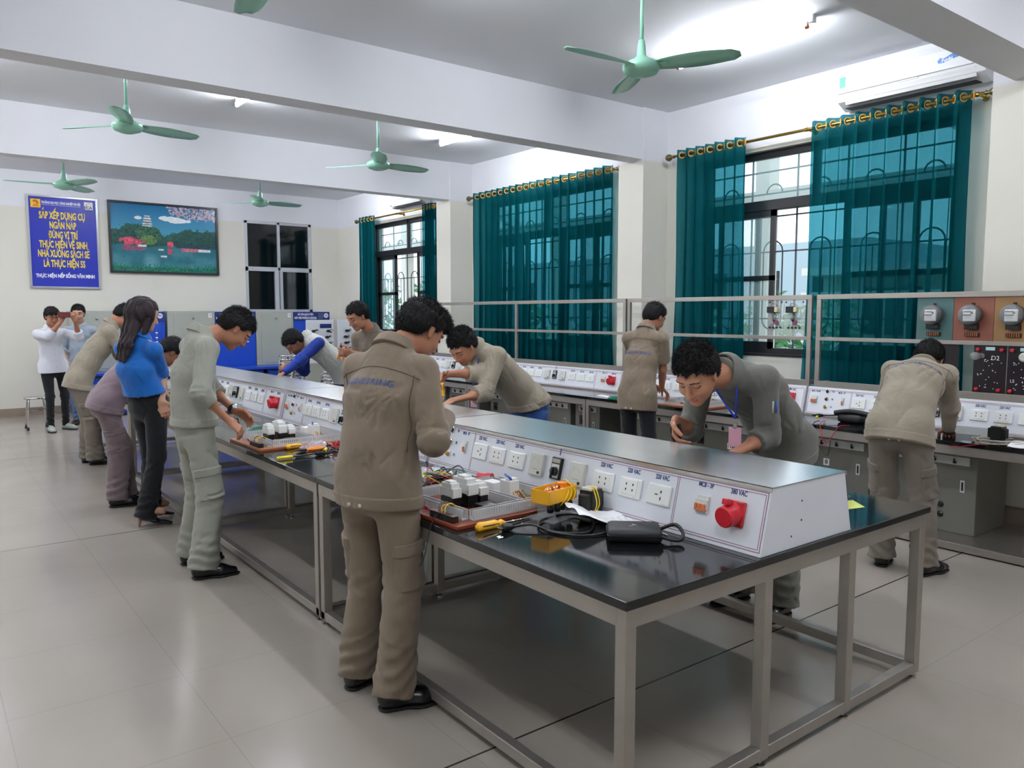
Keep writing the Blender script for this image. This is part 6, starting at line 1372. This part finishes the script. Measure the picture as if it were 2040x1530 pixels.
# yellow tray with glands on a clear stand
def tray(label,loc,rz,m,sc=1,glands=True,grp='plastic trays with cable glands'):
    t=thing('junction_tray',label,'plastic box',loc,rz,grp); z=.055*sc if glands else 0
    w_,d,h=.15*sc,.075*sc,.045*sc
    MB().bb(-w_/2,w_/2,-d/2,d/2,z,z+.003).bb(-w_/2,w_/2,-d/2,-d/2+.003,z,z+h).bb(-w_/2,w_/2,d/2-.003,d/2,z,z+h).bb(-w_/2,-w_/2+.003,-d/2,d/2,z,z+h).bb(w_/2-.003,w_/2,-d/2,d/2,z,z+h).obj('tray_body',m,t,local=True,bevel=.001)
    for k in range(3):
        MB().lathe([(.012*sc,0),(.016*sc,.012*sc),(.016*sc,.035*sc),(.010*sc,.04*sc)],(-.04*sc+.035*k*sc,0,z+.022*sc),(.8,.3,.25),14).obj('copper_coil',M['copper'],t,local=True,smooth=True)
    MB().lathe([(.017*sc,0),(.017*sc,.03*sc)],(.05*sc,.005*sc,z+.02*sc),(0,0,1),14).obj('knob',M['orange'],t,local=True)
    if glands:
        for k,(x,y) in enumerate(((-.06,-.03),(-.03,-.035),(.0,-.032),(.035,-.036))):
            MB().lathe([(.010*sc,0),(.012*sc,.012*sc),(.009*sc,.026*sc)],(x*sc,y*sc,z-.026*sc),(0,0,1),12).obj('cable_gland',M['black_pl'],t,local=True)
        MB().bb(-.05*sc,-.03*sc,-.03*sc,.03*sc,.004,z).bb(.03*sc,.05*sc,-.03*sc,.03*sc,.004,z).bb(-.08*sc,.08*sc,-.06*sc,.06*sc,0,.004).obj('clear_stand',M['acry'],t,local=True)
        for k in range(3): MB().tube(spline([(-.02+.03*k,-.04,z-.02),(-.01+.03*k,-.065,z+.015),(.03+.02*k,-.05,z+.04),(.08,-.0,z+.03+.02*k),(.09,.03,z+.06)],5),.0024,6).obj('yellow_wire',M['wire_y'],t,local=True,smooth=True)
    return t
tray('yellow tray with copper coils and black glands, in front of the black transformer',(2.06,2.40,TZ),math.radians(12),M['yellow_pl'],1.25)
tray('orange yellow tray behind the elbow of the nearest person',(2.30,5.13,TZ),math.radians(10),M['orange'],.95,False)
tray('orange tray beside the short-sleeved person on the side bench',(5.56,5.16,SZ),math.radians(95),M['orange'],1.1,False)
def transformer(label,loc,rz,s=1,wires=False):
    t=thing('transformer',label,'transformer',loc,rz,'black transformers on clear bases')
    MB().box((0,0,.058*s),(.075*s,.065*s,.10*s),ch=.003).obj('core',M['black_pl'],t,local=True)
    [MB().box((q*.045*s,0,.06*s),(.03*s,.055*s,.07*s),ch=.008).obj('winding',M['dark'],t,local=True) for q in (-1,1)]
    MB().box((-.01,0,.113*s),(.05*s,.05*s,.012*s),ch=.003).obj('terminal_block',M['meter'],t,local=True)
    MB().box((0,0,.003),(.17*s,.11*s,.006)).obj('clear_base',M['acry'],t,local=True)
    for k in range(4 if wires else 2):
        MB().tube(spline([(-.03+.018*k,-.034,.02),(-.035+.02*k,-.05,.06*s),(-.03+.018*k,-.03,.115*s),(-.02+.01*k,0,.118*s)],5),.0026,6).obj('yellow_wire',M['wire_y'],t,local=True,smooth=True)
transformer('black transformer beside the yellow tray, below the marked switch',(2.20,2.33,TZ),math.radians(15),1.0)
transformer('black transformer with yellow wires near the right edge on the side bench',(5.72,2.13,SZ),math.radians(85),.95,True)
def screwdriver(label,p0,p1,s=1,m='yellow_pl',grp='yellow handled screwdrivers'):
    p0,p1=Vector(p0),Vector(p1); d=(p1-p0).normalized(); t=thing('screwdriver',label,'screwdriver',tuple(p0),0,grp); o=p0
    b=MB().lathe([(0,0),(.010*s,.002),(.0155*s,.012*s),(.0145*s,.035*s),(.0150*s,.075*s),(.010*s,.088*s),(.013*s,.10*s),(.008*s,.112*s)],p0,d,16); b.obj('handle',M[m],t,smooth=True)
    u=d.orthogonal().normalized(); v=d.cross(u); b=MB()
    for k in range(4):
        a=math.pi/2*k+.5; q=u*math.cos(a)+v*math.sin(a); b.tube([tuple(p0+d*.014*s+q*.0142*s),tuple(p0+d*.05*s+q*.0140*s),tuple(p0+d*.080*s+q*.0125*s)],.0028*s,6)
    b.obj('grip_stripe',M['black_pl'],t); MB().cyl(p0+d*.11*s,p1,.003*s,.0028*s,n=8).obj('shaft',M['chrome'],t,smooth=True)
screwdriver('yellow and black screwdriver on the nearest bench in front of the wiring board',(1.675,2.405,TZ+.016),(1.985,2.435,TZ+.004),1.25)
screwdriver('yellow screwdriver beside the tan wiring board on the second bench',(1.79,4.60,TZ+.016),(2.03,4.70,TZ+.004),1.1)
screwdriver('yellow and black screwdriver held upright by the leaning person with the lanyard',(2.85,4.50,1.135),(2.868,4.50,.995),.9)
def crimper(label,loc,rz,m,L=.20,grp='long handled crimping pliers'):
    t=thing('crimping_pliers',label,'pliers',loc,rz,grp)
    MB().tube(spline([(0,0,.012),(L*.5,.004,.012),(L,.01,.014)],4),.0045,8).obj('arm',M['black_pl'],t,local=True,smooth=True)
    MB().tube(spline([(L,.01,.014),(L+.03,.03,.014),(L+.07,.075,.014)],4),.0045,8).obj('arm',M['black_pl'],t,local=True,smooth=True)
    MB().cyl((-.085,-.001,.012),(.005,0,.012),.0095,n=12).obj('sleeve_grip',m,t,local=True,smooth=True); MB().cyl((L+.07,.075,.014),(L+.10,.125,.014),.0095,n=12).obj('sleeve_grip',m,t,local=True,smooth=True)
    MB().box((L+.01,.0,.013),(.05,.035,.020),ch=.004).cyl((L+.01,0,.0),(L+.01,0,.026),.011,n=12).box((L+.045,-.012,.013),(.04,.012,.012),ch=.003).obj('jaw',M['dark'],t,local=True)
crimper('crimping pliers with lemon yellow grips on the second bench',(1.70,4.295,TZ),math.radians(-2),M['lemon'],.16)
crimper('crimping pliers with a yellow grip hanging over the side bench beside the pouch',(5.90,3.32,SZ+.03),math.radians(150),M['lemon'],.20)
def pliers(label,loc,rz,m,cat_m='black_pl',flat=True):
    t=thing('pliers',label,'pliers',loc,rz)
    for s in(-1,1):
        MB().tube(spline([(.0,0,.01),(-.03,s*.016,.01),(-.075,s*.022,.01),(-.115,s*.016,.01)],5),[.006]*6+[.0085]*10,8).obj('handle',m,t,local=True,smooth=True)
        MB().tube([(0,s*.002,.01),(.03,s*.006,.01),(.06,s*.002,.01)],[.009,.007,.002],8).obj('jaw',M['dark'],t,local=True,smooth=True)
    MB().cyl((0,0,.002),(0,0,.018),.009,n=12).obj('pivot',M['chrome'],t,local=True)
    return t
pliers('small pliers with orange handles between the screwdriver and crimping pliers',(1.86,4.475,TZ),math.radians(185),M['orange'])
pp=pliers('orange handled pliers held up by the person in taupe',(3.435,7.30,1.245),0,M['orange']); pp.rotation_euler=(0,math.radians(-90),math.radians(60))
pd=pliers('dark pliers in the hand of the person bending over the near console',(2.89,2.475,.965),0,M['black_pl']); pd.rotation_euler=(math.radians(10),math.radians(80),math.radians(20))
# black zip case, folded paper, second case, pouch
def zipcase(label,loc,rz,W=.20,D=.14,H=.055,strap=True,mark=True):
    t=thing('zip_case',label,'case',loc,rz,'black zip cases')
    MB().box((0,0,H/2),(W,D,H),ch=.018).obj('case_body',M['case'],t,local=True,smooth=True)
    MB().box((0,0,H*.55),(W+.003,D+.003,.004),ch=.0015).obj('zipper',M['black_pl'],t,local=True)
    if mark:
        b=MB().add([(-.02,-.015,H+.0006),(-.012,-.018,H+.0006),(.0,.0,H+.0006),(.014,-.006,H+.0006),(.004,.006,H+.0006),(-.008,.02,H+.0006),(-.003,.004,H+.0006)],[(0,1,2,3,4,5,6)]); b.obj('printed_mark',M['chrome'],t,local=True)
    if strap: MB().tube(spline([(W/2-.01,.03,H*.5),(W/2+.05,.02,.05),(W/2+.075,-.03,.03),(W/2+.055,-.06,.012),(W/2-.005,-.05,.02)],6),.007,6).obj('wrist_strap',M['case'],t,local=True,smooth=True)
    MB().cyl((W/2,-.02,H*.55),(W/2+.02,-.025,H*.4),.004).obj('zip_pull',M['chrome'],t,local=True)
M['case']=mat('black_nylon','0f1013',.55,var=.2,vscale=80,bump=.1,bscale=400,bdist=.001)
zipcase('black zip case with wrist strap beside the sheet of paper on the nearest bench',(2.09,1.98,TZ),math.radians(-42),.20,.15,.05)
zipcase('black zip case on the far side of the nearest console, over a yellow note',(3.16,1.86,TZ+.002),math.radians(-30),.18,.12,.06,False,False)
tag(MB().add([(3.08,1.74,TZ+.001),(3.22,1.70,TZ+.001),(3.30,1.80,TZ+.001),(3.14,1.86,TZ+.001)],[(0,1,2,3)]).add([(3.08,1.74,TZ+.0002),(3.22,1.70,TZ+.0002),(3.30,1.80,TZ+.0002),(3.14,1.86,TZ+.0002)],[(0,3,2,1)]).obj('note',mat('yellow_note','c9cf6a',.7)),'yellow note sticking out under the black zip case behind the console','note')
def paper(label,c,W,D,rz,lift,z0,prints=True):
    t=thing('paper_sheet',label,'paper',c,rz,'white paper sheets'); n=14; vs=[]
    for s in (0,1):
        for i in range(n+1):
            for j in range(n+1):
                u,v=i/n,j/n; z=lift*(.18*math.sin(u*5.2+1.0)+.55*max(0,u+v*.6-.9)**1.3+.35*max(0,.25-u)*2)+.012+.010*math.sin(v*6+u*3)
                vs.append((u*W-W/2,v*D-D/2,max(.001,z)+s*.0007))
    k=(n+1)**2; fs=[]
    for i in range(n):
        for j in range(n):
            a=i*(n+1)+j; fs+=[(a,a+1,a+n+2,a+n+1),(k+a,k+a+n+1,k+a+n+2,k+a+1)]
    MB().add(vs,fs).obj('sheet',M['paper'],t,local=True,smooth=True)
    if prints:
        b=MB()
        for q in range(9):
            y=-D*.32+q*D*.07; 
            for r_ in range(5):
                x0=-W*.1+r_*W*.09; 
                def zz(x,y): 
                    u,v=x/W+.5,y/D+.5; return max(.001,lift*(.18*math.sin(u*5.2+1.0)+.55*max(0,u+v*.6-.9)**1.3+.35*max(0,.25-u)*2)+.012+.010*math.sin(v*6+u*3))+.0019
                x1=x0+W*.06; b.add([(x0,y,zz(x0,y)),(x1,y,zz(x1,y)),(x1,y+.002,zz(x1,y+.002)),(x0,y+.002,zz(x0,y+.002))],[(0,1,2,3)])
        b.obj('printed_lines',M['box_grey'],t,local=True)
paper('curled sheet of printed paper leaning beside the black zip case',(2.16,2.19,TZ+.004),.30,.21,math.radians(-26),.16,0)
paper('white sheet of paper at the right edge of the side bench',(5.60,1.86,SZ),.21,.29,math.radians(12),.02,0,False)
paper('white sheet lying under the green coil on the side bench',(5.62,5.62,SZ),.21,.29,math.radians(80),.02,0,False)
# cables and coils
def cable(label,pts,r,m,name='cable',cat='cable',group=None,n=8,plug=None):
    t=thing(name,label,cat,pts[0],0,group)
    MB().tube(spline(pts,n),r,8).obj('cord',M[m],t,smooth=True)
    if plug:
        p,d=Vector(pts[0]),Vector(plug); MB().lathe([(.006,0),(.012,.01),(.017,.03),(.017,.045),(.012,.048)],p,d,12).obj('plug',M['black_pl'],t,smooth=True)
        e=p+d.normalized()*.048; s=d.cross(Vector((0,0,1))).normalized()
        for k in(-1,1): MB().cyl(e+s*k*.008,e+s*k*.008+d.normalized()*.02,.0023,n=8).obj('plug_pin',M['chrome'],t)
cable('black power cord with plug looped on the nearest bench',[(1.80,2.335,TZ+.014),(1.86,2.30,TZ+.02),(1.90,2.20,TZ+.006),(2.00,2.13,TZ+.006),(2.14,2.26,TZ+.006),(2.10,2.37,TZ+.008),(1.96,2.36,TZ+.008),(1.88,2.26,TZ+.008),(1.93,2.12,TZ+.006),(2.05,2.08,TZ+.006),(2.17,2.16,TZ+.006)],.0045,'wire_k',plug=(-1,.25,.05))
cable('thin wire hanging over the bench edge beside the nearest person',[(1.70,2.66,TZ+.018),(1.63,2.62,TZ+.03),(1.585,2.60,TZ-.02),(1.575,2.62,TZ-.12),(1.555,2.63,TZ-.17)],.0018,'wire_k')
def pile(label,c,R,n,seed,cols,r=.0028,h=.05,name='wire_bundle',z0=TZ):
    rnd=random.Random(seed); t=thing(name,label,'wires',(c[0],c[1],z0))
    for k in range(n):
        a=rnd.uniform(0,6.3); pts=[]
        for q in range(6):
            a+=rnd.uniform(.6,1.6); rr=R*rnd.uniform(.3,1); pts.append((c[0]+rr*math.cos(a),c[1]+rr*math.sin(a),z0+r+rnd.uniform(0,h)*(1 if 0<q<5 else .1)))
        MB().tube(spline(pts,6),r,6).obj('wire',M[cols[k%len(cols)]],t,smooth=True)
pile('tangle of red, black and yellow test leads behind the wiring board on the nearest bench',(2.03,3.20),.13,12,3,['wire_r','wire_k','wire_k','wire_y','wire_r','wire_g'],.003,.07)
pile('dark red wires beside the plastic bag on the second bench',(2.07,4.42),.09,8,5,['wire_r','wire_r','wire_k'],.003,.05)
pile('red and black leads near the right edge of the side bench',(5.85,1.84),.06,5,8,['wire_r','wire_k'],.0028,.03,z0=SZ)
def coil(label,c,R,n,m,z0,seed=1,r=.0032):
    rnd=random.Random(seed); t=thing('wire_coil',label,'wire coil',(c[0],c[1],z0),0,'coils of wire'); pts=[]
    for k in range(n*14): a=2*math.pi*k/14; rr=R*(1+.10*math.sin(k*.7+seed)+rnd.uniform(-.05,.05)); pts.append((c[0]+rr*math.cos(a),c[1]+rr*.75*math.sin(a),z0+r+.028*abs(math.sin(k*.31))*(k/(n*14))+.002))
    MB().tube(pts,r,6).obj('wire',M[m],t,smooth=True)
coil('green wire coil on the side bench beside the short-sleeved person',(5.57,5.53),.10,6,'wire_g',SZ,2)
coil('green wire coil behind the tan wiring board on the second bench',(1.96,5.42),.11,6,'wire_g',TZ,3)
coil('large grey cable loop at the right end of the side bench',(5.72,2.10),.20,3,'wire_w',SZ,4,.004)
cable('orange and green twisted wires along the edge of the side bench at the right',[(5.52,2.36,SZ-.03),(5.47,2.30,SZ-.035),(5.475,2.20,SZ-.01),(5.50,2.12,SZ+.006),(5.56,2.0,SZ+.008),(5.60,1.94,SZ+.01)],.0028,'wire_r',cat='wires')
cable('red test lead hanging over the front of the side bench below the pouch',[(5.60,3.30,SZ+.02),(5.50,3.28,SZ+.02),(5.47,3.26,SZ-.04),(5.47,3.22,SZ-.14),(5.48,3.16,SZ-.05),(5.49,3.12,SZ+.01),(5.56,3.08,SZ+.012)],.003,'wire_r')
cable('black test lead hanging over the front of the side bench below the pouch',[(5.58,3.34,SZ+.02),(5.485,3.33,SZ+.01),(5.465,3.33,SZ-.08),(5.47,3.27,SZ-.16),(5.47,3.20,SZ-.22),(5.475,3.18,SZ-.10)],.003,'wire_k')
t=thing('tool_pouch','black tool pouch with rolled strap behind the hanging test leads','pouch',(5.80,3.15,SZ))
MB().box((5.82,3.20,SZ+.035),(.14,.20,.07),ch=.025).obj('pouch_body',M['case'],t,smooth=True); MB().tube(spline([(5.76,3.32,SZ+.07),(5.78,3.2,SZ+.09),(5.80,3.05,SZ+.075)],5),.020,8).obj('rolled_flap',M['case'],t,smooth=True)
t=thing('multimeter','black multimeter lying in front of the rightmost bending person','multimeter',(5.66,2.92,SZ)); MB().box((5.66,2.92,SZ+.02),(.09,.17,.04),ch=.012).obj('meter_case',M['black_pl'],t,smooth=True); MB().box((5.66,2.96,SZ+.0405),(.06,.04,.002)).obj('display',M['grey_pl'],t)
t=thing('duct_rail','grey slotted duct piece leaning on the side bench beside the transformer','cable duct',(5.86,2.40,SZ)); b=MB(Matrix.Translation((5.95,2.22,SZ))@Matrix.Rotation(math.radians(100),4,'Z')); duct(b,0,0,.34,0,0,.04,.05); b.obj('channel',M['duct'],t)
# black meter box, red plug, foil bag, small parts on the nearest bench
t=thing('black_case','black open plastic box at the edge of the nearest bench beside the person','plastic box',(1.76,3.10,TZ)); MB().box((1.76,3.10,TZ+.025),(.12,.16,.05),ch=.010).obj('box_body',M['black_pl'],t,smooth=True); MB().box((1.76,3.10,TZ+.053),(.125,.165,.008),ch=.003).obj('lid',M['black_pl'],t)
t=thing('red_plug','red round industrial plug lying against the nearest console','plug',(2.20,3.055,TZ+.03)); MB().lathe([(.024,0),(.024,.045),(.028,.047),(.028,.075)],(2.17,3.10,TZ+.030),(.45,-.9,0),22).obj('plug_body',M['red_pl'],t,auto=35)
M['foil']=mat('silver_foil_bag','b9bcc4',.22,.8,bump=.9,bscale=25,bdist=.02)
def bag(label,c,W,D,H,m,seed,rz=0):
    rnd=random.Random(seed); n=12; vs=[]
    for s in (0,1):
        for i in range(n+1):
            for j in range(n+1):
                u,v=i/n*2-1,j/n*2-1; e=max(0,(1-u*u)*(1-v*v))**.5; z=(H*e*(.6+.4*math.sin(u*7+seed)*math.cos(v*6+seed))+.002)*(1 if s else .05); vs.append((u*W/2+rnd.uniform(-.003,.003),v*D/2+rnd.uniform(-.003,.003),z))
    k=(n+1)**2; fs=[]
    for i in range(n):
        for j in range(n): a=i*(n+1)+j; fs+=[(a,a+1,a+n+2,a+n+1),(k+a,k+a+n+1,k+a+n+2,k+a+1)]
    t=thing('plastic_bag',label,'bag',c,rz); MB().add(vs,fs).obj('film',m,t,local=True,smooth=True)
bag('crumpled silver foil bag lying against the nearest console',(2.12,3.42,TZ),.20,.22,.045,M['foil'],2,.3)
bag('clear pink-tinted plastic bag of small parts on the nearest bench',(2.00,3.02,TZ),.12,.12,.05,mat('clear_pink_film','e8c8d4',.12,alpha=.45,spec=.9),4,.5)
bag('clear plastic bag with red wires beside the second screwdriver',(1.98,4.57,TZ),.20,.14,.045,mat('clear_film','e9d6dc',.12,alpha=.4,spec=.9),7,.2)
# mobile phone of the photographer and the watch
t=thing('mobile_phone','dark red phone held sideways by the person in the white shirt','phone',(1.63,11.86,1.585),math.radians(-10)); MB().box((0,0,0),(.15,.010,.074),ch=.004).obj('phone_body',mat('dark_red_phone','6b2e33',.3),t,local=True); MB().cyl((-.055,-.006,.02),(-.055,-.004,.02),.006).obj('camera_lens',M['dark'],t,local=True)
J=pose('p2'); wv=Vector(J['wr'+'L']); fa=(wv-Vector(J['elb'+'L'])).normalized(); t=thing('wristwatch','black strap watch on the left wrist of the person in pale sage','watch',tuple(wv)); MB().lathe([(.030,-.010),(.0325,-.008),(.0325,.008),(.030,.010)],wv-fa*.025,fa,20).obj('strap',M['black_pl'],t,smooth=True); MB().lathe([(.017,0),(.017,.008),(.014,.010)],wv-fa*.025+Vector((.005,-.028,.012)),(.2,-.9,.4),16).obj('watch_face',M['chrome'],t)
# pens in the sleeve pocket of the bending person
J=pose('p12'); sv=Vector(J['sh'+'L']); ev=Vector(J['elb'+'L']); m_=sv*.45+ev*.55
for k,(c_,l) in enumerate((('wire_b','blue pen in the sleeve pocket of the person in olive grey'),('wire_w','pale pen in the sleeve pocket of the person in olive grey'))):
    o=m_+Vector((-.02-.028*k,-.074,.03)); tag(MB().cyl(o-Vector((.01,0,.03)),o+Vector((-.008,0,.028)),.0045,n=8).obj('pen',M[c_],smooth=True),l,'pen')
